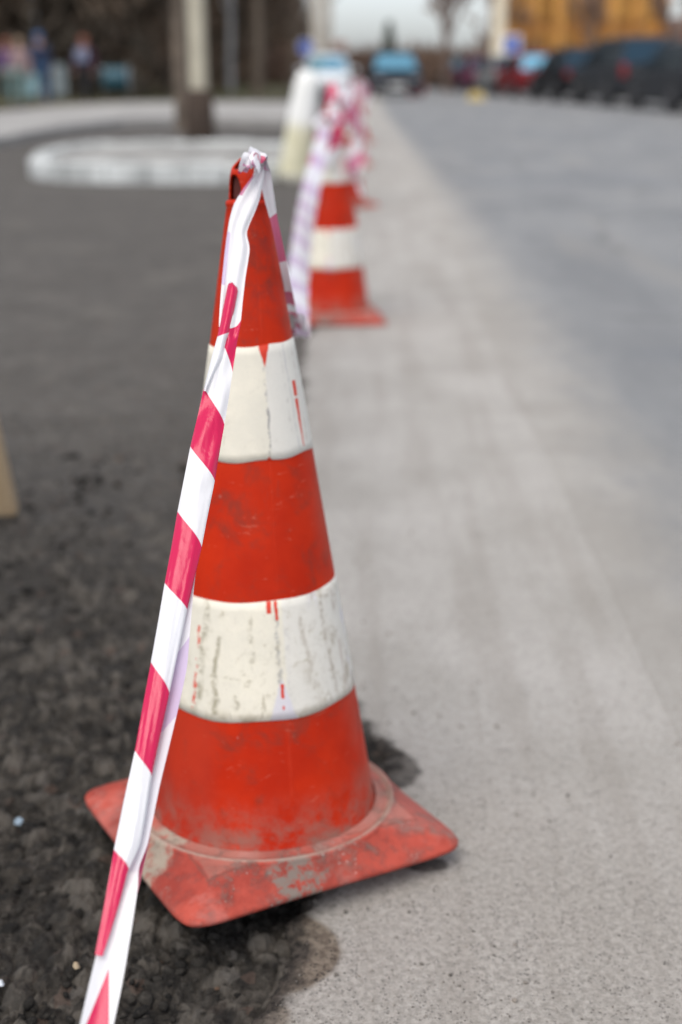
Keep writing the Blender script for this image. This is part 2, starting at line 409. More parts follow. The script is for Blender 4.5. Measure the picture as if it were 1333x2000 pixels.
def film(rows, name, parent=None):
    """rows: list of grids; a grid = list of rows of (Vector, phase, back)"""
    vs=[];fs=[];ph=[];bk=[]
    for g in rows:
        b=len(vs); w=len(g[0])
        for r in g:
            for (p,f,k) in r: vs.append(tuple(p)); ph.append(f); bk.append(k)
        for i in range(len(g)-1):
            for j in range(w-1):
                a=b+i*w+j; fs.append((a,a+1,a+w+1,a+w))
    me=bpy.data.meshes.new(name); me.from_pydata(vs,[],fs); me.update()
    me.attributes.new('phase','FLOAT','POINT').data.foreach_set('value',ph)
    me.attributes.new('back','FLOAT','POINT').data.foreach_set('value',bk)
    return link(name,me,M_tape,parent,True)
def itp(x,xs,ys):
    return float(np.interp(x,xs,ys))
def smooth_tab(tab):
    """[(key, value)] -> callable, Catmull-like smoothing by pchip-ish averaging"""
    ks=[t[0] for t in tab]; vs=[t[1] for t in tab]
    def f(x):
        w=9.0
        return (itp(x-w,ks,vs)+2*itp(x,ks,vs)+itp(x+w,ks,vs))/4
    return f
# outline of the near strand, (height in the photograph's rows -> place across)
Lx=smooth_tab([(300,512),(315,492),(335,500),(349,492),(365,480),(379,471),(400,458),(430,449),(460,444),(500,439),(550,434),(600,430),(653,427.5),(700,415),(761,399),(820,386),(878,372),(940,360),(1005,347),(1075,335),(1144,322),(1220,309),(1298,295),(1385,279),(1470,264),(1560,244),(1664,223),(1770,204),(1872,185),(1930,171),(2000,155),(2100,132),(2200,110)])
Rx=smooth_tab([(300,520),(315,518),(335,517),(349,515),(365,512),(382,509),(410,498),(440,485),(452,481),(464,484),(476,489),(500,486),(535,480),(580,475),(631,470),(659,464.5),(727,454),(775,447),(829,438),(880,429),(939,419),(1012,404),(1068,393.5),(1130,379),(1191,365),(1270,348),(1356,330),(1440,312),(1518,296),(1600,283),(1650,272),(1697,250),(1760,234),(1820,216),(1868,200),(1885,196),(1900,196),(2000,180),(2200,150)])
Bx=smooth_tab([(1050,385),(1100,385),(1140,379.5),(1200,374),(1296,366),(1340,357),(1390,345.6),(1460,329),(1530,312),(1590,300),(1643,289),(1690,271),(1727,270),(1800,259),(1878,246),(1940,234),(2000,221),(2100,202),(2200,180)])
DEP=lambda y: itp(y,[300,380,560,762,1005,1298,1660,2000,2200],[1.268,1.262,1.205,1.150,1.088,1.020,.945,.885,.855])
Lph=lambda y: itp(y,[300,555,600,640,650,761,878,1005,1144,1298,1470,1664,1872,2080,2200],[-.95,-.9,-.8,-.3,1.02,2,3,4,5,6,7,8,9,9.8,10])
Rph=lambda y: itp(y,[300,500,625,727,829,939,1068,1191,1354,1516,1697,1885,2060,2200],[-.8,-.55,0,1,2,3,4,5,6,7,8.0,9.0,10,11])
ys=[300,306,312,320,330]+list(np.arange(340,1872,7.0))
front=[]; NV=12
for y in ys:
    row=[]; l,r=Lx(y),Rx(y); skew=.20*(r-l)
    for j in range(NV+1):
        v=j/NV
        th=(v-.5)*2*1.15; xs_=.5+.5*math.sin(th)/math.sin(1.15)   # curled section
        bulge=.010*(math.cos(th)-math.cos(1.15))*min(1,(r-l)/60)
        bulge += .0006*math.sin(v*31+y*.004)+.0004*math.sin(v*17-y*.021)
        # creases in the gathered upper part
        if y<660: bulge += .0022*math.sin(v*13+y*.012)*min(1,(r-l)/30)
        if y>1640: bulge*=max(.15,1-(y-1640)/260)
        if 640<y<960: bulge += .0009*math.sin(v*9+y*.05)
        yy=y+skew*(xs_-.5)
        px=l+(r-l)*xs_
        f=Lph(y)*(1-v**1.25)+Rph(y+skew*.5)*v**1.25
        row.append((at(px,yy,DEP(y)-bulge),f,.0))
        
    front.append(row)
# lilac underside showing near y 455-545 on the left lip of the gathered part
for i,y in enumerate(ys):
    if 452<y<560:
        for j in range(0,3):
            p,f,k=front[i][j]; front[i][j]=(p,.5,1.25)
    if 340<y<383:
        for j in range(0,3):
            p,f,k=front[i][j]; front[i][j]=(p,.5,.45)
# narrow lip folded over the left edge between y 555 and 765
lip=[]
for y in np.arange(548,770,6.0):
    t=min(1,(y-548)/25); l=itp(y,[548,560,600,652,700,761],[450,446,438,428,415,399])-1.0; r=itp(y,[548,562,600,652,660,700,761],[452,466,459,447,443,434,404])
    row=[]
    for j in range(7):
        v=j/6; row.append((at(l+(r-l)*v,y+.2*(r-l)*(v-.5),DEP(y)-.0055-.006*math.sin(PI*v)),itp(y,[540,552,560,653,770],[-.2,-.02,.2,1.0,1.9])+.10*(v-.5),0.0))
    lip.append(row)
back=[]
Bph_l=lambda y: itp(y,[1050,1262,1430,1660,1690,1872,1885,2000,2100,2200],[1.0,2.0,3.0,3.3,3.4,3.9,9.2,9.7,10,10])
for y in np.arange(1045,2190,7.0):
    l=Lx(y)+3; r=Bx(y); row=[]; skew=.2*(r-l)
    for j in range(NV+1):
        v=j/NV
        if y<1700:
            lo=1.0 + (0)
            # underside stripe boundaries as they cross the visible right lip
            f=itp(y-itp(v,[0,1],[90,-25]),[1100,1262,1415,1640,1800],[1.2,2.0,3.0,3.9,3.95]); bk=1.0
        else:
            f=3.5; bk=.0
        d=DEP(y)+.004+.006*math.sin(PI*v)*(1 if y<1700 else .4)
        row.append((at(l+(r-l)*v,y+skew*(v-.5),d),f,bk))
    back.append(row)
# the turned end piece, red wedge between two white sides
for i,y in enumerate(np.arange(1045,2190,7.0)):
    if y>=1700:
        for j in range(NV+1):
            v=j/NV; p,_,_=back[i][j]
            ap=itp(y,[1878,2000,2200],[.50,.40,.25]); hw=itp(y,[1882,2000,2200],[-.02,.34,.60])
            if y<1880: f=3.5
            else: f=.0+ (3.0+(abs(v-ap-.14*min(1,(y-1880)/120))-hw)*1.4); 
            back[i][j]=(p,f,0.0)
third=[]
for y in np.arange(1545,1745,6.0):
    l=itp(y,[1545,1640,1700,1745],[294,280,262,262]); r=itp(y,[1545,1563,1640,1690,1727,1745],[303,304,292,281,273,268]); row=[]
    for j in range(5):
        v=j/4; row.append((at(l+(r-l)*v,y+3*v,DEP(y)+.016),.5,0.12))
    third.append(row)
tape=film([front,lip,back,third],'barrier_tape')
tag(tape,'crisp red and white tape strand running down in front of the first cone','barrier tape','red and white barrier tapes')

# generic twisted ribbon between world points
def ribbon(pts, width, twist0=0.0, twist=0.0, per=.085, ph0=0.0, slant=.8, back=0.0, wob=.3, seed=0, curl=.3, side=None, duty=.5):
    rnd=random.Random(seed); pts=[Vector(p) for p in pts]; out=[]
    # Catmull-Rom resample
    P=[pts[0]*2-pts[1]]+pts+[pts[-1]*2-pts[-2]]; S=[]
    for i in range(1,len(P)-2):
        m=max(6,int((P[i+1]-P[i]).length/.02)) if (P[i+1]-P[i]).length<.6 else int((P[i+1]-P[i]).length/.035)
        for k in range(m):
            t=k/m; a,b,c,d=P[i-1],P[i],P[i+1],P[i+2]
            S.append(.5*((2*b)+(c-a)*t+(2*a-5*b+4*c-d)*t*t+(3*b-a-3*c+d)*t**3))
    S.append(pts[-1]); s=0.0; n=len(S); ref=side or Vector((1,0,0)); f1=rnd.uniform(2,5); f2=rnd.uniform(0,6)
    for i,p in enumerate(S):
        if i: s+=(p-S[i-1]).length
        T=(S[min(i+1,n-1)]-S[max(i-1,0)]).normalized()
        a=ref-T*ref.dot(T)
        a = a.normalized() if a.length>.05 else Vector((0,0,1)); b=T.cross(a)
        u=i/(n-1); w_=width[min(len(width)-1,int(u*len(width)))] if False else (np.interp(u,np.linspace(0,1,len(width)),width) if isinstance(width,(list,tuple)) else width)
        an=twist0+twist*u+wob*math.sin(u*f1*3+f2)
        A=a*math.cos(an)+b*math.sin(an); Bn=T.cross(A); row=[]
        for j in range(7):
            v=j/6-.5
            row.append((p+A*(v*w_)+Bn*(curl*w_*(v*v*2-.25)+.04*w_*math.sin(v*12+s*30)),ph0+(s+v*w_*slant)/per,back))
        out.append(row)
    if duty!=.5:
        def dm(f):
            k,t=divmod(f,2.0); t/=2; t=t/duty*.5 if t<duty else .5+(t-duty)/(1-duty)*.5; return k*2+t*2
        out=[[(p,dm(f),b_) for p,f,b_ in row] for row in out]
    return out
# strand that drops from the first cone's tip down its right side and sags on to the second cone
t0=at(515,335,1.272); t1=cone_tops[1]
rows=[]
side=[at(505,318,1.262),at(517,335,1.268),at(524,372,1.275),at(533,415,1.285),at(545,470,1.300),at(557,530,1.330),at(568,590,1.40),at(579,640,1.62)]
e=ribbon(side,[.010,.012,.011,.008,.009,.010,.012,.016],.15,.3,.052,.95,.5,0.3,.1,3,.2,side=RT)
sag=[at(577,610,1.50),at(583,655,1.75),at(582,640,2.25),at(582,560,2.7),at(592,470,3.2),at(606,380,3.85),at(626,290,4.20),at(641,215,4.52),cone_tops[1]+Vector((-.01,-.015,.0))]
e2_=ribbon(sag,[.024,.032,.040,.048,.052,.056,.054,.046,.03],.1,.5,.13,.95,.55,.95,.25,9,.15,side=RT,duty=.40)
sag2=[p_+RT*(-w_)+Vector((0,-.012,0)) for p_,w_ in zip(sag,[.004,.008,.012,.014,.015,.016,.015,.012,.0])]
e3_=ribbon(sag2,[.008,.012,.016,.020,.022,.024,.024,.020,.01],.1,.5,.11,.95,.4,.25,.2,10,.15,side=RT,duty=.36)
tp=film([e,e2_,e3_],'barrier_tape')
tag(tp,'sagging red and white tape strung between the first and second cones','barrier tape','red and white barrier tapes')
# the twist wound over the tip of the first cone
rows=[]
tip=[at(470,338,1.262),at(476,324,1.255),at(484,312,1.250),at(492,306,1.250),at(500,312,1.252),at(508,306,1.256),at(514,318,1.262),at(520,336,1.272)]
rows.append(ribbon(tip,[.006,.011,.014,.013,.012,.013,.013,.012],.7,-.7,.020,.9,.5,.15,.25,4,.4,side=RT))
tip=[at(478,336,1.248),at(484,322,1.244),at(492,322,1.240),at(497,330,1.244),at(500,316,1.246),at(505,304,1.252),at(512,310,1.262)]
rows.append(ribbon(tip,[.005,.009,.010,.012,.014,.013,.010],.2,.8,.026,2.3,.5,.6,.25,5,.5,side=RT))
tip=[at(488,318,1.262),at(497,303,1.258),at(506,300,1.262),at(514,312,1.268),at(519,330,1.274),at(523,352,1.276)]
rows.append(ribbon(tip,[.008,.016,.020,.020,.018,.014],.5,.6,.030,1.1,.6,.55,.4,6,.5,side=RT))
tip=[at(474,332,1.25),at(480,322,1.245),at(488,320,1.243),at(494,326,1.245)]
rows.append(ribbon(tip,[.008,.013,.012,.006],.9,.6,.03,1.2,.5,.0,.2,8,.7,side=RT))
kn=film(rows,'barrier_tape')
tag(kn,'crumpled pink and white knot of tape on the tip of the first cone','barrier tape','red and white barrier tapes')

def hang(c0, c1, sagd, seed, dx=0.0):
    n=9; return [c0.lerp(c1,i/(n-1))+Vector((dx*math.sin(PI*i/(n-1)),0,-sagd*4*(i/(n-1))*(1-i/(n-1)))) for i in range(n)]
labs=['tape sagging from the second cone to the third cone','tape sagging from the third cone to the fourth cone','tape sagging from the fourth cone to the last cone']
for i in range(3):
    a,b=cone_tops[i+1],cone_tops[i+2]
    o=film([ribbon(hang(a,b,.30+.05*i,i,-.04),.06,.2,2.2,.085,i*.7,.8,.1,.5,20+i,side=RT)],'barrier_tape')
    tag(o,'red and white '+labs[i],'barrier tape','red and white barrier tapes')
# bundles wound round the tips of the further cones
blabs=['bunched tape wrapped thickly around the top of the second cone','bunched tape with loose loop on the top of the third cone',
       'bunched tape wrapped on the tip of the fourth cone','bunched tape on the tip of the last cone']
for i in range(4):
    rnd=random.Random(50+i); c=cone_tops[i+1]; rows=[]
    for k in range(4 if i<1 else 2):
        a0=rnd.uniform(0,6.28); a1=a0+rnd.uniform(2.0,4.5); z0=-rnd.uniform(.02,.18)-(.10 if k>3 else 0); z1=z0-rnd.uniform(-.05,.14)
        pp=[]
        for q in range(7):
            u=q/6; an=a0+(a1-a0)*u; z=z0+(z1-z0)*u+.03*math.sin(u*PI); r=.022-CK*z+.006+.012*math.sin(u*PI)+.01*rnd.random()
            pp.append(c+Vector((r*math.cos(an),r*math.sin(an),z)))
        rows.append(ribbon(pp,rnd.uniform(.022,.042),rnd.uniform(1.0,2.1),rnd.uniform(-.6,.6),.075,rnd.uniform(0,3),.8,rnd.uniform(0,.5),.4,k+60*i,side=Vector((0,0,1))))
    # loose end hanging
    pp=[c+Vector((.01,-.02,.01)),c+Vector((.05,-.03,-.04)),c+Vector((.085+.02*i,-.03,-.16)),c+Vector((.07,-.05,-.27)),c+Vector((.10,-.04,-.36))]
    if i==1: pp=[c+Vector((.0,-.02,.0)),c+Vector((.06,-.03,-.10)),c+Vector((.11,-.03,-.26)),c+Vector((.14,-.03,-.40)),c+Vector((.10,-.05,-.50)),c+Vector((.13,-.05,-.56))]
    rows.append(ribbon(pp,[.03,.05,.06,.055,.04],.2,1.2,.085,1.0,.8,.4,.4,77+i,side=RT))
    pp=[c+Vector((-.01,-.02,.01)),c+Vector((.0,-.05,-.04)),c+Vector((.01,-.065,-.14)),c+Vector((-.02,-.085,-.26))]
    rows.append(ribbon(pp,[.02,.045,.05,.04],.1,.8,.085,.3,.8,.1,.4,97+i,side=RT))
    o=film(rows,'barrier_tape'); tag(o,blabs[i],'barrier tape','red and white barrier tapes')

# ------------------------------------------------------------------ ground
def vnoise(x,y,seed=0):
    xi=np.floor(x).astype(np.int64); yi=np.floor(y).astype(np.int64); xf=x-xi; yf=y-yi
    def h(a,b):
        k=(a*374761393+b*668265263+seed*1442695041)&0x7fffffff; k=((k^(k>>13))*1274126177)&0x7fffffff; return ((k^(k>>16))&0xffff)/65535.0
    u=xf*xf*(3-2*xf); v=yf*yf*(3-2*yf)
    return (h(xi,yi)*(1-u)+h(xi+1,yi)*u)*(1-v)+(h(xi,yi+1)*(1-u)+h(xi+1,yi+1)*u)*v
def fbm(x,y,o=4,seed=0): return sum(vnoise(x*2**i,y*2**i,seed+i)*.5**i for i in range(o))/(2-2*.5**o)
def worley(x,y,seed=0):
    xi=np.floor(x).astype(np.int64); yi=np.floor(y).astype(np.int64); d1=np.full(x.shape,9.0); d2=np.full(x.shape,9.0); hh=np.zeros(x.shape)
    for i in(-1,0,1):
        for j in(-1,0,1):
            a,b=xi+i,yi+j
            k=(a*73856093^b*19349663^(seed*83492791))&0x7fffffff; k=((k^(k>>15))*1274126177)&0x7fffffff
            rx=(k&0x3ff)/1023.; ry=((k>>10)&0x3ff)/1023.; rh=((k>>20)&0x3ff)/1023.
            d=np.hypot(a+rx-x,b+ry-y); c=d<d1; d2=np.where(c,d1,np.minimum(d2,d)); hh=np.where(c,rh,hh); d1=np.where(c,d,d1)
    return d1,d2,hh
# jagged left edge of the concrete strip, X as a function of Y
EY=[.2,.9,.97,1.03,1.09,1.16,1.24,1.35,1.5,1.62,1.9,2.6,4.0,5.9,10,20,60]
EX=[-.16,-.135,-.118,-.094,-.078,-.073,-.05,-.005,.022,-.03,-.13,-.16,-.205,-.232,-.25,-.25,-.6]
def edge(Y): return np.interp(Y,EY,EX)+.016*(fbm(Y*14,Y*0+3,3,5)-.5)*np.clip(Y,1,6)+.010*(fbm(Y*60,Y*0,2,8)-.5)
def road_edge(Y): return np.interp(Y,[.2,1.0,2,3.5,5,7,11,20,29,60],[.50,.51,.52,.58,.57,.60,.57,.38,.17,-.4])

def mat_lot():
    n=NT('milled_asphalt'); p=n.geo('Position'); s=n.sep(p); Y=s[1]
    near=n.step(Y,1.4,3.4)
    wear=n.math('ADD',n.math('MULTIPLY',near,.75),n.math('MULTIPLY',n.math('SUBTRACT',n.noise(p,2.2,6,.68),.5),.7),clamp=True)
    a=n.mix(n.step(n.noise(p,45,6,.7),.34,.68),(.009,.008,.007),(.046,.040,.033))
    a=n.mix(n.step(n.attr('stone'),.45,.9),a,(.088,.078,.066)); a=n.mix(n.step(n.attr('stone'),.35,.1,0,.6),a,(.012,.011,.010))
    b=n.mix(n.step(n.noise(n.scale(p,(1,.8,1)),14,8,.78),.3,.7),(.082,.076,.069),(.140,.129,.117))
    c=n.mix(wear,a,b)
    cs=n.vor(p,70,'F1','Color'); k=n.sep(cs)
    c=n.mix(n.math('MULTIPLY',n.step(k[0],.965,.98),.45),c,(.10,.065,.05))
    c=n.mix(n.math('MULTIPLY',n.step(k[1],.965,.98),.4),c,(.12,.11,.10))
    spk=n.step(n.vor(p,260),.25,.1); c=n.mix(n.math('MULTIPLY',n.math('MULTIPLY',spk,n.step(n.noise(p,90,2),.56,.62)),.5),c,(.17,.155,.135))
    sand=n.math('MULTIPLY',n.step(n.noise(p,1.7,6,.6,.5),.55,.70),n.step(Y,2.4,3.6))
    c=n.mix(n.math('MULTIPLY',sand,.30),c,(.20,.185,.16))
    h=n.math('ADD',n.math('MULTIPLY',n.noise(p,120,5,.7),.5),n.math('MULTIPLY',n.vor(p,95),.5))
    return n.set(c,n.step(n.noise(p,30,4),.3,.7,.72,.95),None,n.bump(h,.010,1.0),.25)
def mat_strip():
    n=NT('dusty_concrete_strip'); p=n.geo('Position'); s=n.sep(p); X,Y=s[0],s[1]
    c=n.mix(n.step(n.noise(p,3.2,6,.6),.3,.7),(.33,.315,.29),(.42,.402,.378))
    c=n.mix(n.math('MULTIPLY',n.step(n.noise(p,160,4,.7),.42,.66),.34),c,(.22,.195,.168))
    c=n.mix(n.math('MULTIPLY',n.step(n.noise(p,340,3,.7),.50,.68),.42),c,(.50,.475,.44))
    dk=n.math('MULTIPLY',n.step(n.vor(p,230),.34,.16),n.step(n.noise(p,60,4),.40,.60))
    c=n.mix(n.math('MULTIPLY',dk,.62),c,(.075,.070,.068))
    d2=n.math('MULTIPLY',n.step(n.vor(p,95),.20,.10),n.step(n.noise(p,21,3),.50,.62))
    c=n.mix(n.math('MULTIPLY',d2,.72),c,(.06,.056,.055))
    d3=n.math('MULTIPLY',n.step(n.vor(p,12),.055,.03),n.step(n.noise(p,5,2),.5,.6))
    c=n.mix(n.math('MULTIPLY',d3,.7),c,(.10,.085,.07))
    c=n.mix(n.step(Y,1.75,1.0,0,.55),c,n.mix(n.step(n.noise(p,130,5,.75),.35,.65),(.16,.145,.125),(.40,.37,.335)))
    # long tyre-drawn dust streaks
    st=n.step(n.noise(n.scale(p,(7,.5,1)),1.6,5,.6),.46,.62)
    c=n.mix(n.math('MULTIPLY',st,.32),c,(.245,.222,.195))
    def blob(px,py,r,col,c,amt=1.0,sc=26,w=.03,sq=1.0):
        g=G(px,py); dx=n.math('SUBTRACT',X,g.x); dy=n.math('MULTIPLY',n.math('SUBTRACT',Y,g.y),sq)
        d=n.math('SQRT',n.math('ADD',n.math('POWER',dx,2.0),n.math('POWER',dy,2.0)))
        d=n.math('ADD',d,n.math('MULTIPLY',n.math('SUBTRACT',n.noise(p,sc,5,.7),.5),w))
        return n.mix(n.math('MULTIPLY',n.step(d,r+.003,r-.006),amt),c,col)
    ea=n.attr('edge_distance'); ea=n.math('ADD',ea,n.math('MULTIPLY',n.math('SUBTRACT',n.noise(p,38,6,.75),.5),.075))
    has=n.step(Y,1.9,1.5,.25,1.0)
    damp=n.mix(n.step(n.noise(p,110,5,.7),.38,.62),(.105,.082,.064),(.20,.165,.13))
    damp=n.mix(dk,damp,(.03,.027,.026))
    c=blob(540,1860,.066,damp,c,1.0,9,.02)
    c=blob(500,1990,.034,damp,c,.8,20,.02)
    shade_asphalt=n.mix(n.step(n.noise(p,80,5),.4,.6),(.045,.040,.036),(.095,.085,.075))  # dark broken-asphalt tone that also paints the cone's contact shadow
    c=blob(828,1688,.026,shade_asphalt,c,.9,30,.02,1.7)  # shadow by the base's right corner, painted onto the strip
    c=blob(752,1500,.045,shade_asphalt,c,.88,22,.035,.8)  # broken asphalt and painted contact shadow behind the base
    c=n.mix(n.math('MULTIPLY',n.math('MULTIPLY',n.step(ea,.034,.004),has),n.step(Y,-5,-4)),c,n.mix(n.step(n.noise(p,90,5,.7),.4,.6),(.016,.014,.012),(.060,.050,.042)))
    h=n.math('ADD',n.math('MULTIPLY',n.noise(p,180,6,.7),.7),n.math('MULTIPLY',dk,-.5))
    return n.set(c,.9,None,n.bump(h,.0035),.25)
def mat_road():
    n=NT('worn_road_asphalt'); p=n.geo('Position'); s=n.sep(p); X,Y=s[0],s[1]
    c=n.mix(n.step(n.noise(n.scale(p,(1.4,.35,1)),1.7,6,.6),.3,.7),(.190,.195,.200),(.265,.268,.268))
    c=n.mix(n.math('MULTIPLY',n.step(n.noise(p,150,4,.7),.42,.62),.4),c,(.11,.113,.117))
    c=n.mix(n.math('MULTIPLY',n.step(n.vor(p,190),.3,.12),.5),c,(.34,.34,.335))
    c=n.mix(n.math('MULTIPLY',n.step(n.noise(n.scale(p,(2.2,.3,1)),.8,5,.65),.52,.66),.32),c,(.30,.285,.26))
    pt=n.math('MULTIPLY',n.step(n.noise(n.scale(p,(.5,1.6,1)),.45,3,.5),.57,.60),.35)
    c=n.mix(pt,c,(.165,.175,.19))
    # blown dust along the joint with the strip
    ed=n.math('SUBTRACT',X,n.step(Y,6.0,30.0,.43,.14))
    ed=n.math('ADD',ed,n.math('MULTIPLY',n.math('SUBTRACT',n.noise(n.scale(p,(3,1.2,1)),3,7,.72),.5),.36))
    ce=n.mix(n.step(n.noise(p,3.2,6,.6),.3,.7),(.315,.298,.272),(.40,.382,.355)); ce=n.mix(n.math('MULTIPLY',n.step(n.noise(p,160,4,.7),.42,.66),.34),ce,(.22,.195,.168))
    c=n.mix(n.step(ed,.34,.0),c,ce)
    cr=n.vor(n.comb(n.math('ADD',X,n.math('MULTIPLY',n.noise(p,3,4),.5)),n.math('ADD',Y,n.math('MULTIPLY',n.noise(p,2.3,4),.5)),0.0),.55,'DISTANCE_TO_EDGE')
    c=n.mix(n.math('MULTIPLY',n.step(cr,.012,.004),n.step(ed,.2,.5,0,.4)),c,(.07,.07,.07))
    return n.set(c,.82,None,n.bump(n.noise(p,160,5,.7),.004),.3)
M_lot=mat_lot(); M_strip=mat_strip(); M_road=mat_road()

M_side=simple('pale_paving',(.30,.29,.275),.9,var=.15,sc=1.5,bump=.002)
# everything stands on one great sheet
gm=simple('bare_winter_soil',(.10,.085,.065),.95,var=.3,sc=.4)
gr=MB().add([(-900,-60,-.16),(900,-60,-.16),(900,1800,-.16),(-900,1800,-.16)],[(0,1,2,3)]).build('ground',gm); tag(gr,kind='structure')
# milled lot: relief mesh fanning out from the camera
ny,nx=900,460
Yr=.45*np.exp(np.linspace(0,math.log(42/.45),ny)); 
X0=-(Yr*.42+.35); X0=np.maximum(X0,-40); X1=np.minimum(edge(Yr)+.10,.2)
U=np.linspace(0,1,nx)
XX=X0[:,None]+(X1-X0)[:,None]*U[None,:]; YY=np.repeat(Yr[:,None],nx,1)
wx=.010*(vnoise(XX*55,YY*55,31)-.5); wy=.010*(vnoise(XX*55,YY*55,32)-.5)
a1,a2,ah=worley((XX+wx)*33,(YY+wy)*33,1); b1,b2,bh=worley((XX+wx)*88,(YY+wy)*88,2); c1,c2,chh=worley((XX+wx)*15,(YY+wy)*15,3)
rough=np.clip(1.2-(YY-1.3)/3.2,.06,1.0)
big=(np.clip((a2-a1)*1.7,0,1)**.6)*(.3+.9*ah); sm=(np.clip((b2-b1)*1.7,0,1)**.6)*(.3+.9*bh)
hgt=(.0125*big*(fbm(XX*5,YY*5,3,4)>.40)+.0058*sm+.013*(np.clip((c2-c1)*2.2,0,1)**.5*chh)*(fbm(XX*3,YY*3,2,9)>.5)+.010*(fbm(XX*11,YY*11,4,6)-.5)+.014*(fbm(XX*2.6,YY*2.6,3,12)-.5))*rough
dd=np.clip((edge(Yr)[:,None]-XX)/.10,0,1)
ZZ=np.minimum(LZ-.010+hgt+.010*(1-dd)*(rough<1.1), -.0185)
q=np.clip((YY-2.2)/2.0,0,1); ZZ=ZZ*(1-q)+(np.minimum(ZZ+.014,-.0185))*q
idx=np.arange(ny*nx).reshape(ny,nx)
F=np.stack([idx[:-1,:-1],idx[:-1,1:],idx[1:,1:],idx[1:,:-1]],-1).reshape(-1,4)
me=mesh_np('asphalt_lot',np.stack([XX,YY,ZZ],-1).reshape(-1,3),F)
me.attributes.new('stone','FLOAT','POINT').data.foreach_set('value',(ah*.6+bh*.4).astype(np.float32).ravel()); lot=link('asphalt_lot',me,M_lot,None,True); tag(lot,kind='structure')
MB().add([(-60,-30,-.06),(.2,-30,-.06),(.2,.46,-.06),(-60,.46,-.06)],[(0,1,2,3)])
# apron sheets around the relief mesh
ap=MB(); ap.add([(-60,-30,-.07),(1,-30,-.07),(1,60,-.07),(-60,60,-.07)],[(0,1,2,3)]); o=ap.build('parking_apron',M_lot); tag(o,kind='structure')
# concrete strip
ny=1500; Yr=.2+np.concatenate([np.linspace(0,3.0,1000),3.0+57*np.linspace(0,1,501)[1:]**1.6]); ny=len(Yr)
ed=edge(Yr); vs=[];cols=8
re_=np.interp(Yr,[.2,8,30,60],[.95,.95,.9,.7])
for k,(t,z) in enumerate(((None,-.066),(0,-.006),(.006,-.0025),(.016,-.0005),(.04,0),(.10,0),(1,0))):
    x=ed-.004 if t is None else (ed+t if t<.5 else re_)
    zz=np.full(ny,GZ+z)
    if t in(0,.006,.016): x=x+.005*(fbm(Yr*90,Yr*0+k,2,3)-.5)
    vs.append(np.stack([x,Yr,zz],-1))
nc=len(vs); V=np.stack(vs,1).reshape(-1,3); idx=np.arange(ny*nc).reshape(ny,nc)
F=np.stack([idx[:-1,:-1],idx[:-1,1:],idx[1:,1:],idx[1:,:-1]],-1).reshape(-1,4)
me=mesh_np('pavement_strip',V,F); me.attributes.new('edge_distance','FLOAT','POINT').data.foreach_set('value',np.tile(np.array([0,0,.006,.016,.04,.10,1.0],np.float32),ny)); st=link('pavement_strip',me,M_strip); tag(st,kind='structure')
st2=MB().add([(-.16,-30,GZ),(.95,-30,GZ),(.95,.2,GZ),(-.16,.2,GZ)],[(0,1,2,3)])
o=st2.build('pavement_slab',M_side); tag(o,kind='structure')
# road: overlaps the strip, feathered by dust in its material
rv=[];rf=[]
Ys=[-30,0,5,10,20,30,45,60,90,140,250,600]
Lr=[.42,.42,.42,.42,.42,.18,-.3,-.9,-2.2,-4.5,-9,-24]; Rr=[7.4,7.4,7.4,7.4,7.0,6.2,4.9,3.8,2.6,1.0,-3,-17]
for y,l,r in zip(Ys,Lr,Rr): rv += [(l,y,GZ+.0008),(l+.5,y,GZ+.004),(r,y,GZ+.004)]
for i in range(len(Ys)-1): rf += [(3*i,3*i+1,3*i+4,3*i+3),(3*i+1,3*i+2,3*i+5,3*i+4)]
rd=MB().add(rv,rf).build('road',M_road); tag(rd,kind='structure')
# parking lane and kerb beyond the row of cars
M_kerb=simple('whitewashed_kerb_stone',(.48,.495,.485),.85,var=.30,sc=4,bump=.004)
M_kerbg=simple('grey_kerb_stone',(.34,.33,.31),.9,var=.15,sc=3,bump=.004)
sv=[(10.2,-30),(10.2,5),(9.9,20),(9.2,30),(7.8,45),(6.4,60),(4.6,90),(2.6,140)]
MBp=MB(); v=[];f=[]
for x,y in sv: v += [(x-3.6,y,GZ-.004),(x,y,GZ-.004)]
for i in range(len(sv)-1): f.append((2*i,2*i+1,2*i+3,2*i+2))
o=MB().add(v,f).build('parking_lane',M_road); tag(o,kind='structure')
kb=MB(); sw=MB(); v=[];f=[];v2=[];f2=[]
for x,y in sv:
    v += [(x,y,GZ-.05),(x,y,GZ+.13),(x+.15,y,GZ+.13),(x+.15,y,GZ-.05)]; v2 += [(x+.15,y,GZ+.12),(x+3.5,y,GZ+.12)]
for i in range(len(sv)-1):
    for k in range(3): f.append((4*i+k,4*i+k+1,4*i+4+k+1,4*i+4+k))
    f2.append((2*i,2*i+1,2*i+3,2*i+2))
o=kb.add(v,f).build('kerb',M_kerbg); tag(o,kind='structure')
o=sw.add(v2,f2).build('pavement',M_side); tag(o,kind='structure')

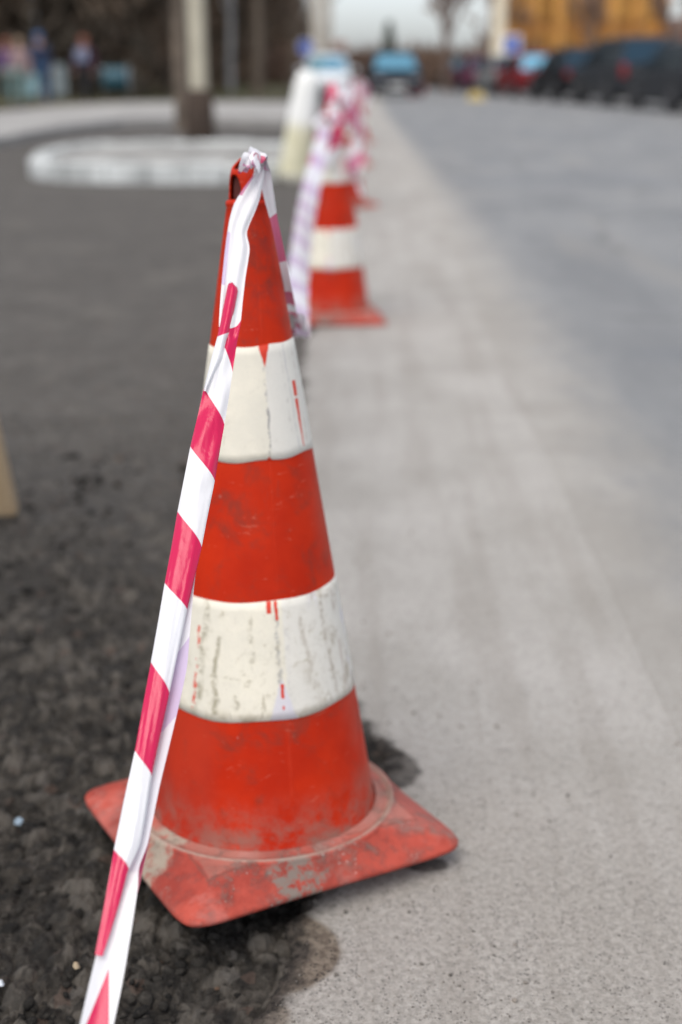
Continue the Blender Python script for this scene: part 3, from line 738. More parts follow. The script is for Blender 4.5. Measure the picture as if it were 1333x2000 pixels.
# far footpath across the lot (curved), grass behind
def ground_poly(name, pxs_near, pxs_far, z, mat, thick=0.0):
    a=[G(x,y,z) for x,y in pxs_near]; b=[G(x,y,z) for x,y in pxs_far]; n=len(a); v=[];f=[]
    for p,q in zip(a,b): v += [(p.x,p.y,z-.16),(p.x,p.y,z),(q.x,q.y,z)]
    for i in range(n-1):
        f += [(3*i,3*i+3,3*i+4,3*i+1),(3*i+1,3*i+4,3*i+5,3*i+2)]
    o=MB().add(v,f).build(name,mat); tag(o,kind='structure'); return o
ground_poly('footpath',[(-500,330),(-200,296),(0,268),(120,246),(240,232),(400,228),(580,231)],[(-500,250),(-200,232),(0,218),(120,206),(240,200),(400,197),(600,200)],GZ+.10,M_side)
M_grass=simple('thin_winter_grass_ground',(.075,.070,.030),.95,var=.35,sc=1.2)
v=[(-60,22,GZ+.02),(-9,31,GZ+.02),(-5,42,GZ+.02),(-2.6,42,GZ+.02),(-4,70,GZ+.02),(-12,160,GZ+.02),(-40,420,GZ+.02),(-200,420,GZ+.02)]
o=MB().add(v,[tuple(range(len(v)))]).build('lawn',M_grass); tag(o,kind='structure')
# grass tufts along it
gb=[];gf=[]
for k in range(5200):
    y=RNG.uniform(30,70); x=-(y*.09)-RNG.uniform(0,16)
    if y<44 and x>-.20*y-1.0+ (44-y)*-.12: 
        if RNG.random()<.9: continue
    h=RNG.uniform(.05,.16); w=.02; an=RNG.uniform(0,6.28); c,s=math.cos(an)*w,math.sin(an)*w; b=len(gb)
    gb += [(x-c,y-s,GZ+.02),(x+c,y+s,GZ+.02),(x+c*.2+RNG.uniform(-.04,.04),y+s*.2,GZ+h)]; gf.append((b,b+1,b+2))
o=link('grass',mesh_np('grass',gb,gf),simple('olive_grass_blades',(.12,.12,.035),.8,var=.4)); tag(o,kind='stuff')

# loose stones on the milled lot: the larger ones are one mass of gravel
def pebble_mesh(pts):
    ico_v=[];t=(1+5**.5)/2
    iv=np.array([(-1,t,0),(1,t,0),(-1,-t,0),(1,-t,0),(0,-1,t),(0,1,t),(0,-1,-t),(0,1,-t),(t,0,-1),(t,0,1),(-t,0,-1),(-t,0,1)],float); iv/=np.linalg.norm(iv[0])
    ifc=np.array([(0,11,5),(0,5,1),(0,1,7),(0,7,10),(0,10,11),(1,5,9),(5,11,4),(11,10,2),(10,7,6),(7,1,8),(3,9,4),(3,4,2),(3,2,6),(3,6,8),(3,8,9),(4,9,5),(2,4,11),(6,2,10),(8,6,7),(9,8,1)])
    V=[];F=[]
    for i,(x,y,z,r) in enumerate(pts):
        A=RNG.normal(size=(3,3)); Q,_=np.linalg.qr(A); sc=np.array([1,RNG.uniform(.6,.95),RNG.uniform(.45,.8)])*r
        v=(iv*(1+RNG.uniform(-.34,.30,(12,1))))*sc@Q.T; v[:,2]*=.75
        V.append(v+np.array([x,y,z])); F.append(ifc+12*i)
    return mesh_np('gravel',np.concatenate(V),np.concatenate(F))
pts=[]
while len(pts)<5200:
    y=.55*math.exp(RNG.uniform(0,math.log(3.2/.55))); e_=float(edge(np.array([y]))[0]); x=RNG.uniform(-.42*y-.25,e_-.002)
    if fbm(np.array([x*4]),np.array([y*4]),3,7)[0]<.42 and RNG.random()<.75: continue
    r=RNG.choice([.0025,.004,.0065,.010,.0145],p=[.46,.30,.16,.065,.015])*RNG.uniform(.8,1.25); r=min(r,.010) if abs(x+.117)<.25 and abs(y-1.3)<.25 else r
    pts.append((x,y,LZ-.004+r*.25,r))
n=NT('crushed_asphalt_stone'); p=n.geo('Position'); k=n.geo('Random Per Island')
c=n.mix(n.step(k,0.0,1.0),(.008,.007,.006),(.036,.032,.027)); c=n.mix(n.step(k,.988,.992),c,(.12,.075,.05)); c=n.mix(n.step(n.noise(p,300,4),.52,.7,0,.3),c,(.085,.078,.068))
M_stone=n.set(c,.88,None,n.bump(n.noise(p,260,4,.7),.003),.25)
gv=link('gravel',pebble_mesh(pts),M_stone); tag(gv,kind='stuff')
pts=[]
for k_ in range(1400):
    y=.6*math.exp(RNG.uniform(0,math.log(3.0/.6))); e_=float(edge(np.array([y]))[0]); x=e_+.004+abs(RNG.normal(0,.12))*(1 if RNG.random()<.6 else 3)
    r=RNG.uniform(.0007,.0017) if RNG.random()<.96 else RNG.uniform(.002,.004)
    pts.append((min(x,.9),y,GZ+r*.3,r))
n=NT('loose_grit'); k=n.geo('Random Per Island'); c=n.mix(k,(.06,.055,.05),(.24,.21,.18)); M_grit=n.set(c,.9)
me=pebble_mesh(pts); me.name='grit'; gt=link('grit',me,M_grit); tag(gt,kind='stuff')
# a chip of blue-white glass lying on the gravel
def litter(px,py,lab,col,r,rough,nm,cat):
    g=G(px,py,LZ+.004); mb=MB(); rnd=random.Random(px); m=7
    vs=[(g.x+r*(.7+.5*rnd.random())*math.cos(2*PI*k/m),g.y+r*(.7+.5*rnd.random())*math.sin(2*PI*k/m),g.z+.001+.004*rnd.random()) for k in range(m)]
    vs2=[(x*.6+g.x*.4,y*.6+g.y*.4,z+.005) for x,y,z in vs]
    mb.add(vs+vs2,[tuple(reversed(range(m))),tuple(range(m,2*m))]+[(k,(k+1)%m,m+(k+1)%m,m+k) for k in range(m)])
    o=mb.build(nm,simple(nm+'_mat',col,rough)); tag(o,lab,cat)
litter(37,1611,'pale blue chip of plastic lying on the dark gravel',(.40,.52,.62),.0062,.3,'plastic_chip','litter')
litter(150,1893,'small tan crumb of stone near the tape on the dark gravel',(.42,.33,.22),.0035,.8,'stone_crumb','stone')
litter(3,1928,'tiny white chip on the gravel at the picture edge',(.75,.8,.85),.004,.4,'paper_chip','litter')

# ------------------------------------------------------------------ kerbed island with pole and tree
isl=empty('kerb_island',(0,0,0)); tag(isl,'low oval island ringed by whitewashed kerb stones around the pale pole','kerb island')
cx,cy=-1.86,12.7; rx,ry=1.30,2.0; rz=.0
def oval(t,k): # rounded rectangle-like
    c,s=math.cos(t),math.sin(t); nn=3.2; r=1/((abs(c)**nn+abs(s)**nn)**(1/nn)); return (cx+(rx+k)*r*c*math.cos(rz)-(ry+k)*r*s*math.sin(rz)*.0- .22*s, cy+(ry+k)*r*s)
NB=26
for b in range(NB):
    mb=MB(); t0_,t1_=2*PI*(b+.02)/NB,2*PI*(b+.98)/NB; v=[];m=5
    jt=random.uniform(-.014,.012)
    for q in range(m):
        t=t0_+(t1_-t0_)*q/(m-1); 
        for k,z in((0,-.1),(0,.115+jt),(-.02,.138+jt),(-.155,.138+jt),(-.17,.115+jt),(-.17,-.1)):
            x,y=oval(t,k); v.append((x,y,GZ+z))
    f=[]
    for q in range(m-1):
        for k in range(5): f.append((6*q+k,6*q+k+1,6*q+6+k+1,6*q+6+k))
    f += [tuple(range(6)),tuple(reversed(range(6*(m-1),6*m)))]
    mb.add(v,f).build('kerb_stone',M_kerb,isl)
v=[(*oval(2*PI*k/64,-.17),GZ+.10) for k in range(64)]; v.append((cx,cy,GZ+.135))
MB().add(v,[(k,(k+1)%64,64) for k in range(64)]).build('soil_bed',simple('trodden_island_soil',(.26,.255,.24),.95,var=.35,sc=3,bump=.01),isl)

M_conc=simple('pale_spun_concrete',(.42,.385,.30),.85,var=.12,sc=3,bump=.003)
M_tar=simple('dark_tarred_stub',(.050,.032,.022),.8,var=.35,sc=14,bump=.01)
pb=G(392,272,GZ+.14)
lp=empty('lamp_post',(pb.x,pb.y,GZ+.12)); tag(lp,'pale concrete pole with dark tarred foot standing on the kerb island','lamp post')
MB().lathe([(.100,0),(.100,.6),(.096,3),(.085,7.0),(.08,8.2)],28).build('pole',M_conc,lp,True)
ft=MB()
ft.lathe([(.160,0),(.155,.10),(.142,.50),(.12,.54),(.1005,.545)],28)
for k in range(12):
    t=2*PI*k/12; ft.tube([(.150*math.cos(t),.150*math.sin(t),.0),(.136*math.cos(t),.136*math.sin(t),.52)],.020,8)
ft.build('pole_foot',M_tar,lp,True)
MB().tube([(0,0,8.1),(.3,0,8.5),(1.4,0,8.8)],.035,10).build('arm',M_conc,lp,True)
MB().box((1.75,0,8.8),(.7,.26,.14),0,.04).build('lamp_head',simple('grey_lamp_housing',(.3,.3,.3),.5),lp)

# ------------------------------------------------------------------ trees
M_bark=simple('grey_brown_bark',(.15,.118,.09),.95,var=.35,sc=5,bump=.02)
M_twig=simple('dark_twigs',(.085,.058,.042),.9,var=.35,sc=.8)
M_twigp=simple('pinkish_brown_twigs',(.30,.19,.135),.9,var=.25,sc=.8)
M_birch=simple('pale_birch_bark',(.42,.42,.42),.85,var=.35,sc=3)
def grow(seed, H, spread, levels=5, nseg=5, lean=.0, thick=.02, first=.25, upw=.25):
    rnd=random.Random(seed); big=[]; fine=[]
    def br(p,d,L,r,lv):
        pts=[p]; n=nseg if lv==0 else 4
        for i in range(n):
            d=(d+Vector((rnd.uniform(-1,1),rnd.uniform(-1,1),rnd.uniform(-.3,.6)))*(.10 if lv==0 else .22)+Vector((0,0,upw*.2 if lv else 0))).normalized()
            p=p+d*L/n; pts.append(p)
        r1=r*(.45 if lv==0 else .35)
        (big if lv<2 else fine).append((pts,r,r1,lv))
        if lv>=levels: return
        k=(9 if lv==0 else rnd.randint(4,6))
        for i in range(k):
            t=(first+(1-first)*(i+rnd.random())/k) if lv==0 else rnd.uniform(.25,1.0)
            q=t*n; a=min(n-1,int(q)); pp=pts[a].lerp(pts[a+1],q-a)
            az=rnd.uniform(0,6.28); dd=(pts[a+1]-pts[a]).normalized(); o_=dd.orthogonal().normalized(); o2=dd.cross(o_)
            nd=(dd*rnd.uniform(.5,1.0)+(o_*math.cos(az)+o2*math.sin(az))*spread+Vector((0,0,upw))).normalized()
            br(pp,nd,L*rnd.uniform(.38,.58)*(1.0 if lv else .9),max(.004,(r+(r1-r)*t)*.55),lv+1)
    br(Vector((0,0,0)),Vector((lean,0,1)).normalized(),H*.72,H*thick,0)
    return big,fine
def seg_mesh(name, chains, n, rmin=.0):
    V=[];F=[];b=0
    for pts,r0,r1,lv in chains:
        m=len(pts); P=np.array([tuple(p) for p in pts]); T=np.gradient(P,axis=0); T/=np.linalg.norm(T,axis=1)[:,None]+1e-9
        ref=np.array([.3,.9,.2]) if abs(T[0,2])>.8 else np.array([0,0,1.0]); A=np.cross(T,ref); A/=np.linalg.norm(A,axis=1)[:,None]+1e-9; B=np.cross(T,A)
        R=np.maximum(np.linspace(r0,r1,m),rmin)
        th=np.arange(n)*2*PI/n
        v=P[:,None]+R[:,None,None]*(A[:,None]*np.cos(th)[None,:,None]+B[:,None]*np.sin(th)[None,:,None])
        V.append(v.reshape(-1,3)); idx=b+np.arange(m*n).reshape(m,n)
        F.append(np.stack([idx[:-1],np.roll(idx[:-1],-1,1),np.roll(idx[1:],-1,1),idx[1:]],-1).reshape(-1,4)); b+=m*n
    return mesh_np(name,np.concatenate(V),np.concatenate(F))
def tree_proto(seed,H,spread,name='bare_tree',tw=M_twig,bk=M_bark,levels=4,rmin=.010,**kw):
    big,fine=grow(seed,H,spread,levels,**kw)
    r=empty(name); link('trunk',seg_mesh('trunk',big,9),bk,r,True); link('crown',seg_mesh('crown',fine,3,rmin),tw,r); return r
used=set()
def plant(proto,x,y,rz,s,lab,group,z=GZ):
    c=proto if proto not in used else copy_tree(proto); used.add(proto)
    c.location=(x,y,z); c.rotation_euler=(0,0,rz); c.scale=(s,)*3; tag(c,lab,'tree',group); return c
tA=tree_proto(1,9,.75,levels=4,rmin=.016); tB=tree_proto(2,11,.6,levels=4,rmin=.016); tC=tree_proto(5,8,.9,levels=4,rmin=.016)
# the park along the left of the street
avenue=[(-2.46,17.6,'dark slim tree right beside the pale concrete pole',None),
 (-12.5,41,'bare tree with dark trunk standing behind the walkers on the lawn',0),(-8.9,46,'dark bare tree between the walkers and the pale pole',1),(-6.3,44,'bare tree right behind the pale pole on the lawn',2),
 (-4.2,50,'bare tree between the pale pole and the cream post',0),(-15.5,52,'bare tree furthest out at the park side behind the walkers',1),(-10.2,60,'tall bare tree deep in the park behind the walkers',2),
 (-5.4,66,'bare tree just behind the blue round sign',0),(-4.9,84,'bare brown tree lining the street past the white car',1),(-5.6,104,'bare brown tree further along the street past the white car',2),
 (-6.8,130,'small distant bare tree beside the street before the sky opens',0),(-8.5,165,'tiny distant bare tree at the end of the tree line',1)]
slim=tree_proto(9,8,.5,levels=3,rmin=.01,thick=.0125,first=.45)
for i,(x,y,lab,k) in enumerate(avenue):
    plant(slim if k is None else (tA,tB,tC)[k],x,y,i*1.3,1.0 if k is None else random.uniform(.95,1.25),lab,'bare trees of the park',GZ+(.1 if k is None else 0))
bt=tree_proto(21,8.5,.4,levels=3,bk=M_birch,rmin=.012,thick=.016,first=.4)
plant(bt,G(142,190).x,43.0,.5,1.0,'pale birch trunk rising behind the walkers','bare trees of the park')
plant(bt,-5.9,57.0,2.2,1.1,'pale birch between the pale pole and the blue round sign','bare trees of the park')
# bushy mass of branches filling the park: nobody could count it
V=[];F=[]
N=70000; yy=40*np.exp(RNG.uniform(0,1,N)**1.25*math.log(420/40)); lat=RNG.random(N)**1.3
xx=-(.085*yy+1.6)*np.interp(yy,[40,60,120,420],[1.35,1.0,.62,.42])-lat*yy*.34
top=np.interp(yy,[40,80,200,420],[11,11,10,9])*(.75+.5*vnoise(xx*.25,yy*.12,3)); zz=RNG.random(N)**.85*top
ln=.20+.0045*yy; an=RNG.uniform(0,2*PI,N); el=RNG.uniform(-.2,1.3,N)
D=np.stack([np.cos(an)*np.cos(el),np.sin(an)*np.cos(el),np.sin(el)],-1)*ln[:,None]*RNG.uniform(.8,2.2,(N,1)); W=np.cross(D,RNG.normal(size=(N,3))); W/=np.linalg.norm(W,axis=1)[:,None]; W*=ln[:,None]*.22*RNG.uniform(.5,1.3,(N,1))
P=np.stack([xx,yy,zz],-1); V=np.stack([P-W,P+W,P+D+W*.4,P+D-W*.4],1).reshape(-1,3); F=np.arange(4*N).reshape(-1,4)
n=NT('tangled_dark_branches'); p=n.geo('Position'); k=n.geo('Random Per Island')
c=n.mix(n.step(n.noise(p,.22,4),.38,.66),(.045,.034,.024),(.19,.122,.080)); c=n.mix(n.math('MULTIPLY',k,.5),c,(.05,.048,.034)); M_woods=n.set(c,.9)
wd=link('woods',mesh_np('woods',V,F),M_woods); tag(wd,kind='stuff')
# low scrub closing the end of the street
def scrub(name,x0,x1,y0,y1,h,N,mat,ln=.5):
    x=RNG.uniform(x0,x1,N); y=RNG.uniform(y0,y1,N); z=RNG.random(N)*h*(.45+.9*vnoise(x*.35,y*.2,8)); an=RNG.uniform(0,2*PI,N); el=RNG.uniform(.2,1.5,N)
    D=np.stack([np.cos(an)*np.cos(el),np.sin(an)*np.cos(el),np.sin(el)],-1)*ln*RNG.uniform(.6,1.6,(N,1)); W=np.cross(D,RNG.normal(size=(N,3))); W/=np.linalg.norm(W,axis=1)[:,None]; W*=ln*.12
    P=np.stack([x,y,z],-1); V=np.stack([P-W,P+W,P+D],1).reshape(-1,3); o=link(name,mesh_np(name,V,np.arange(3*N).reshape(-1,3)),mat); tag(o,kind='stuff'); return o
scrub('undergrowth',-9,14,86,112,1.7,9000,simple('brown_scrub',(.125,.080,.058),.95,var=.35,sc=.3),.9)
scrub('undergrowth',2.2,9,72,84,1.5,3500,simple('brown_scrub_thin',(.15,.095,.065),.95,var=.35,sc=.3),.8)
pt_=tree_proto(31,8.6,.62,levels=4,tw=M_twigp,bk=simple('pale_brown_bark',(.20,.14,.11),.9),rmin=.034,first=.15)
g=G(872,182); plant(pt_,3.35,60,.4,1.12,'feathery pinkish bare tree against the sky at the end of the road','bare trees across the road')
plant(pt_,13.1,60,2.0,1.0,'pinkish bare tree past the corner of the golden building','bare trees across the road')
plant(pt_,9.0,57,3.3,.95,'small bare tree in front of the golden building','bare trees across the road')
plant(pt_,6.9,78,1.1,.75,'bare tree left of the golden building behind the pale mast','bare trees across the road')
# conifer far down the road
cf=empty('fir_tree',(1.45,112,GZ)); tag(cf,'slender dark green fir far down the road above the oncoming car','tree')
MB().tube([(0,0,0),(0,0,4.6)],[.10,.02],8).build('trunk',M_bark,cf,True)
V=[];F=[]
for k in range(2600):
    z=.6+4.2*RNG.random()**1.1; R=(1-(z-.4)/4.7)*1.05; a=RNG.uniform(0,6.28); r=R*RNG.random()**.5; w=.10; b=len(V)
    c,s=math.cos(a),math.sin(a); V += [(r*c-w*s,r*s+w*c,z),(r*c+w*s,r*s-w*c,z),((r+.28)*c,(r+.28)*s,z-.16)]; F.append((b,b+1,b+2))
link('crown',mesh_np('crown',V,F),simple('fir_needles',(.045,.062,.035),.8,var=.3,sc=2),cf)

# ------------------------------------------------------------------ poles and signs
M_mast=simple('beige_mast_paint',(.58,.52,.40),.7,var=.08)
M_blue=simple('sign_blue',(.04,.10,.42),.45); M_white=simple('sign_white',(.8,.8,.8),.5); M_steel=simple('galvanised_steel',(.45,.45,.46),.45,.7); M_redp=simple('sign_red',(.62,.03,.04),.45)
def mast(px,py,r,H,lab,mat,grp,y=None):
    g=G(px,py); 
    if y: g=Vector(((px-725)/2663.0*y,y,GZ))
    o=empty('utility_pole',g); tag(o,lab,'pole',grp)
    MB().lathe([(r*1.25,0),(r*1.25,.5),(r,.55),(r*.75,H)],20).build('pole',mat,o,True)
    MB().box((0,0,H-.4),(1.6,.10,.12)).build('crossarm',mat,o)
    for k in(-.7,.0,.7): MB().lathe([(.04,0),(.06,.05),(.03,.16)],12,(k,0,H-.34)).build('insulator',M_white,o,True)
M_pg=simple('pale_grey_mast_paint',(.40,.37,.32),.7)
mast(619,180,.20,9,'pale grey pole next to the blue round sign behind the white car',M_pg,'utility poles',50)
mast(641,180,.19,9,'second pale grey pole directly above the white car',M_pg,'utility poles',54)
mast(971,178,.30,10,'stout beige mast at the edge of the golden building',M_mast,'utility poles',58)
def sign(px,y,zc,r,lab,kind):
    X=(px-725)/2663.0*y; o=empty('road_sign',(X,y,GZ)); tag(o,lab,'road sign')
    MB().tube([(0,.05,0),(0,.05,zc+r)],.03,10).build('post',M_steel,o,True)
    if kind=='round':
        MB().lathe([(r,.0),(r,.015)],36,(0,-.02,zc),'y').build('plate',M_blue,o)
        MB().lathe([(r,.0),(r*.9,-.006),(r*.9,.001)],36,(0,-.021,zc),'y',False).build('rim',M_white,o)
    elif kind=='square':
        MB().box((0,-.01,zc),(2*r,.02,2*r),0).build('plate',M_white,o)
        MB().box((0,-.026,zc),(1.6*r,.008,1.6*r),0).build('panel',M_blue,o)
    else:
        MB().lathe([(r,.0),(r,.015)],36,(0,-.02,zc),'y').build('plate',M_redp,o)
        MB().lathe([(r*.66,.0),(r*.66,.004)],36,(0,-.029,zc),'y').build('disc',simple('faded_pink_white',(.72,.5,.5),.5),o)
        MB().box((0,.05,.03),(.5,.4,.06),0,.015).build('foot',M_steel,o)
sign(598,47,GZ+CH+.83,.27,'blue round sign on a thin post beside the pale grey poles','round')
sign(997,52,GZ+CH+1.0,.34,'blue square sign with white border beside the beige mast','square')
sign(813,46.0,.28,.31,'low round red bordered sign standing beside the dark oncoming car','low')

# ------------------------------------------------------------------ leaning cream bollard
g=G(575,352)
bo=empty('bollard',(g.x-.01,g.y,GZ)); bo.rotation_euler=(.0,math.radians(9),0)
tag(bo,'cream painted concrete bollard leaning towards the cones','bollard')
n=NT('cream_chipped_paint'); v=n.coord('Object'); z=n.sep(v)[2]
c=n.mix(n.step(n.noise(v,9,5),.35,.7),(.56,.53,.36),(.66,.63,.47)); c=n.mix(n.step(z,.38,.50),c,(.78,.78,.75)); c=n.mix(n.step(n.noise(v,22,6,.7),.62,.7,0,.6),c,(.30,.27,.18))
M_cream=n.set(c,.8,None,n.bump(n.noise(v,30,4),.004))
MB().lathe([(.122,-.02),(.124,.04),(.122,.10),(.113,.45),(.100,.74),(.090,.80),(.068,.845),(.034,.865),(.004,.87)],32).build('post',M_cream,bo,True)
MB().lathe([(.150,-.02),(.150,.03),(.128,.05),(.120,.05)],32).build('foot_collar',simple('grey_footing',(.3,.29,.25),.9),bo,True)

# ------------------------------------------------------------------ wooden trestle at the side
M_wood=NT('weathered_pale_wood'); v=M_wood.coord('Object'); c=M_wood.mix(M_wood.noise(M_wood.scale(v,(22,22,1.4)),2.2,6,.6),(.30,.20,.105),(.52,.40,.26)); c=M_wood.mix(M_wood.step(M_wood.noise(v,9,4),.5,.66,0,.5),c,(.22,.15,.085)); M_wood=M_wood.set(c,.8,None,M_wood.bump(M_wood.noise(M_wood.scale(v,(22,22,1.4)),4,6),.004))
g=G(16,1002,LZ)
tr=empty('wooden_trestle',(g.x,g.y,LZ)); tag(tr,'pale wooden trestle, only the foot of one leg reaching into view','trestle')
def plank(name,a,b,w,t):
    a,b=Vector(a),Vector(b); d=(b-a).normalized(); s=Vector((0,1,0)); s=(s-d*s.dot(d)).normalized(); u=d.cross(s); vs=[]
    for p in(a,b):
        for k,l in((-1,-1),(1,-1),(1,1),(-1,1)): vs.append(p+u*(k*w/2)+s*(l*t/2))
    MB().add(vs,[(3,2,1,0),(4,5,6,7),(0,1,5,4),(1,2,6,5),(2,3,7,6),(3,0,4,7)]).build(name,M_wood,tr)
plank('leg',(-.012,0,.002),(-.060,-.20,.80),.064,.030); plank('leg',(-.012,-.62,.002),(-.060,-.38,.80),.064,.030)
plank('leg',(-1.30,-.01,.002),(-1.19,-.27,.80),.064,.030); plank('leg',(-1.30,-.62,.002),(-1.19,-.33,.80),.064,.030)
plank('brace',(-.055,-.11,.35),(-.055,-.52,.35),.05,.025); plank('brace',(-1.225,-.13,.35),(-1.225,-.50,.35),.05,.025)
MB().box((-.665,-.30,.82),(1.3,.16,.04)).build('top_board',M_wood,tr)

# ------------------------------------------------------------------ cars
def paint(name,col,rough=.42,metal=.0,coat=.06):
    n=NT(name); v=n.coord('Object'); f=n.noise(v,1.5,3); c=n.mix(f,tuple(x*.9 for x in col),tuple(min(1,x*1.08) for x in col))
    return n.set(c,n.step(n.noise(v,5,3),.3,.7,rough,rough+.08),metal,None,.1,Coat_Weight=coat,Coat_Roughness=.10)
n=NT('sky_sheen_car_glass'); M_glass=n.set((.025,.055,.08),.10,.7,None,.6); n=NT('painted_sky_windscreen'); M_glassb=n.set((.22,.52,.66),.08,.8,None,.6); M_tyre=simple('tyre_rubber',(.02,.02,.021),.85); M_rim=simple('alloy',(.13,.13,.14),.4,.7)  # blue in both car glass colours is a painted sky reflection
M_trim=simple('black_trim',(.018,.018,.02),.5); M_head=simple('headlamp_glass',(.35,.36,.38),.12); M_tail=simple('red_tail_lens',(.20,.010,.014),.2); M_plate=simple('blank_plate',(.7,.7,.68),.5)
def make_car(paint_m, L=4.35, W=1.76, H=1.47, kind='hatch', front=None, rear=None):
    """local +y = front"""
    root=empty('parked_car'); h=W/2; hl=L/2
    belt=H*.60; floor_=.20
    if kind=='suv': belt=H*.60
    # (y, half-width, low z, deck z)
    st=[(-hl,h*.78,.42,belt*.80),(-hl+.05,h*.90,.30,belt*.90),(-hl+.22,h*.985,.24,belt*1.0),(-hl+.7,h,floor_,belt*1.02),(-.3,h,floor_,belt),(hl-1.5,h,floor_,belt*.985),(hl-.95,h,floor_,belt*.93),(hl-.40,h*.97,.22,belt*.85),(hl-.12,h*.88,.26,belt*.74),(hl-.02,h*.72,.34,belt*.62),(hl,h*.60,.40,belt*.52)]
    vs=[];fs=[]
    for y,w,lo,hi in st:
        mid=lo+(hi-lo)*.45
        half=[(w*.80,lo),(w*.96,lo+.06),(w*1.0,mid),(w*.985,mid+(hi-mid)*.6),(w*.93,hi-.02),(w*.80,hi+.012),(w*.4,hi+.03)]
        ring=[(x,z) for x,z in half]+[(0,hi+.034)]+[(-x,z) for x,z in reversed(half)]
        vs += [(x,y,z) for x,z in ring]
    m=15
    for i in range(len(st)-1):
        for k in range(m-1): fs.append((i*m+k,(i+1)*m+k,(i+1)*m+k+1,i*m+k+1))
        fs.append((i*m+m-1,(i+1)*m+m-1,(i+1)*m,i*m))
    fs += [tuple(reversed(range(m))),tuple(range((len(st)-1)*m,len(st)*m))]
    fs=[tuple(reversed(f)) for f in fs]
    b=MB().add(vs,fs)
    # cabin: base ring at belt, roof ring
    yb0,yb1=(-hl+.30,hl-1.10); yr0,yr1=(-hl+.62,hl-1.95)
    if kind=='sedan': yb0,yr0=-hl+.72,-hl+1.28
    if kind=='suv': yb0,yr0=-hl+.16,-hl+.40
    zb=belt+.0; zr=H-.05
    def cab(k,z,ins,y0,y1,wt): return [(-wt,y0,z),(-wt,(y0+y1)/2,z),(-wt,y1,z),(wt,y1,z),(wt,(y0+y1)/2,z),(wt,y0,z)]
    wb,wr=h*.90,h*.70
    rings=[cab(0,zb,0,yb0,yb1,wb),cab(1,zr-.02,0,yr0,yr1,wr*1.03),cab(2,zr+.02,0,yr0+.07,yr1-.07,wr*.93),cab(3,H,0,yr0+.25,yr1-.25,wr*.6)]
    v=[];f=[]
    for r in rings: v+=r
    for i in range(3):
        for k in range(6): f.append((6*i+k,6*i+6+k,6*i+6+(k+1)%6,6*i+(k+1)%6))
    f.append((18,23,22,21,20,19)); b.add(v,f)
    body=b.build('body',paint_m,root,True)
    md=body.modifiers.new('e','EDGE_SPLIT'); md.split_angle=math.radians(38)
    # glass panels set 5 mm proud
    def quad(name,A,B,C_,D,inset=.07,off=.006,mat=M_glass):
        P=[Vector(p) for p in(A,B,C_,D)]; c=sum(P,Vector())/4; nrm=(P[1]-P[0]).cross(P[2]-P[0]).normalized()
        if nrm.dot(c-Vector((0,0,.7)))<0: nrm=-nrm
        Q=[p+(c-p).normalized()*inset+nrm*off for p in P]; R=[q-nrm*(off+.01) for q in Q]
        MB().add(Q+R,[(0,1,2,3),(7,6,5,4),(0,4,5,1),(1,5,6,2),(2,6,7,3),(3,7,4,0)]).build(name,mat,root)
    a,r=rings[0],rings[1]
    quad('windscreen',a[3],a[2],r[2],r[3],.07,mat=front or M_glass); quad('rear_window',a[0],a[5],r[5],r[0],.09,mat=rear or M_glass)
    quad('side_window',a[0],a[1],r[1],r[0],.07); quad('side_window',a[1],a[2],r[2],r[1],.07)
    quad('side_window',a[4],a[5],r[5],r[4],.07); quad('side_window',a[3],a[4],r[4],r[3],.07)
    wr_=.315 if kind!='suv' else .35
    for sx in(-1,1):
        for y in(-hl+.82,hl-.86):
            # dark arch, tyre, rim
            MB().lathe([(wr_+.055,0),(wr_+.055,.012)],32,(sx*(h-.004)-(.006),y,wr_+.01),'x').build('wheel_arch',M_trim,root)
            w=MB().lathe([(wr_*.62,0),(wr_*.93,0),(wr_,.03),(wr_,.17),(wr_*.93,.20),(wr_*.62,.20)],36,(sx*(h-.085)-.10,y,wr_),'x').build('wheel',M_tyre,root,False)
            rm=MB().lathe([(.02,0),(wr_*.25,.01),(wr_*.6,.0),(wr_*.63,.012)],10,(sx*(h+.016)-.006,y,wr_),'x').build('rim',M_rim,w)
    zf=belt*.66
    for sx in(-1,1):
        MB().box((sx*h*.66,hl-.11,zf),(.28,.16,.11),-sx*.30,.03).build('headlight',M_head,root)
        MB().box((sx*h*.76,-hl+.07,belt*.86),(.16,.18,.20 if kind!='suv' else .34),sx*.22,.03).build('taillight',M_tail,root)
        mr=MB().box((sx*(h+.09),hl-1.42,belt+.07),(.20,.11,.14),sx*.1,.03).build('mirror',paint_m,root)
    MB().box((0,hl-.03,.42),(W*.60,.10,.20),0,.03).build('grille',M_trim,root)
    MB().box((0,-hl+.03,.38),(W*.74,.14,.20),0,.04).build('bumper',M_trim,root)
    MB().box((0,-hl-.045,.52 if kind=='sedan' else .62),(.50,.012,.11)).build('number_plate',M_plate,root)
    MB().box((0,hl+.025,.40),(.50,.012,.11)).build('number_plate',M_plate,root)
    return root
P_black=paint('black_car_paint',(.012,.012,.014)); P_dark=paint('charcoal_car_paint',(.030,.032,.036)); P_red=paint('dark_red_car_paint',(.16,.012,.016)); P_plum=paint('plum_car_paint',(.13,.035,.075))
P_grey=paint('silver_grey_car_paint',(.22,.23,.235)); P_white=paint('white_car_paint',(.74,.77,.80)); P_navy=paint('dark_blue_car_paint',(.008,.011,.018)); P_teal=paint('teal_car_paint',(.03,.17,.20))
carBH=make_car(P_black,4.3,1.78,1.52,'hatch'); carBS=make_car(P_black,4.6,1.86,1.66,'suv'); carDH=make_car(P_dark,4.3,1.78,1.50,'hatch'); carDS=make_car(P_dark,4.55,1.86,1.68,'suv')
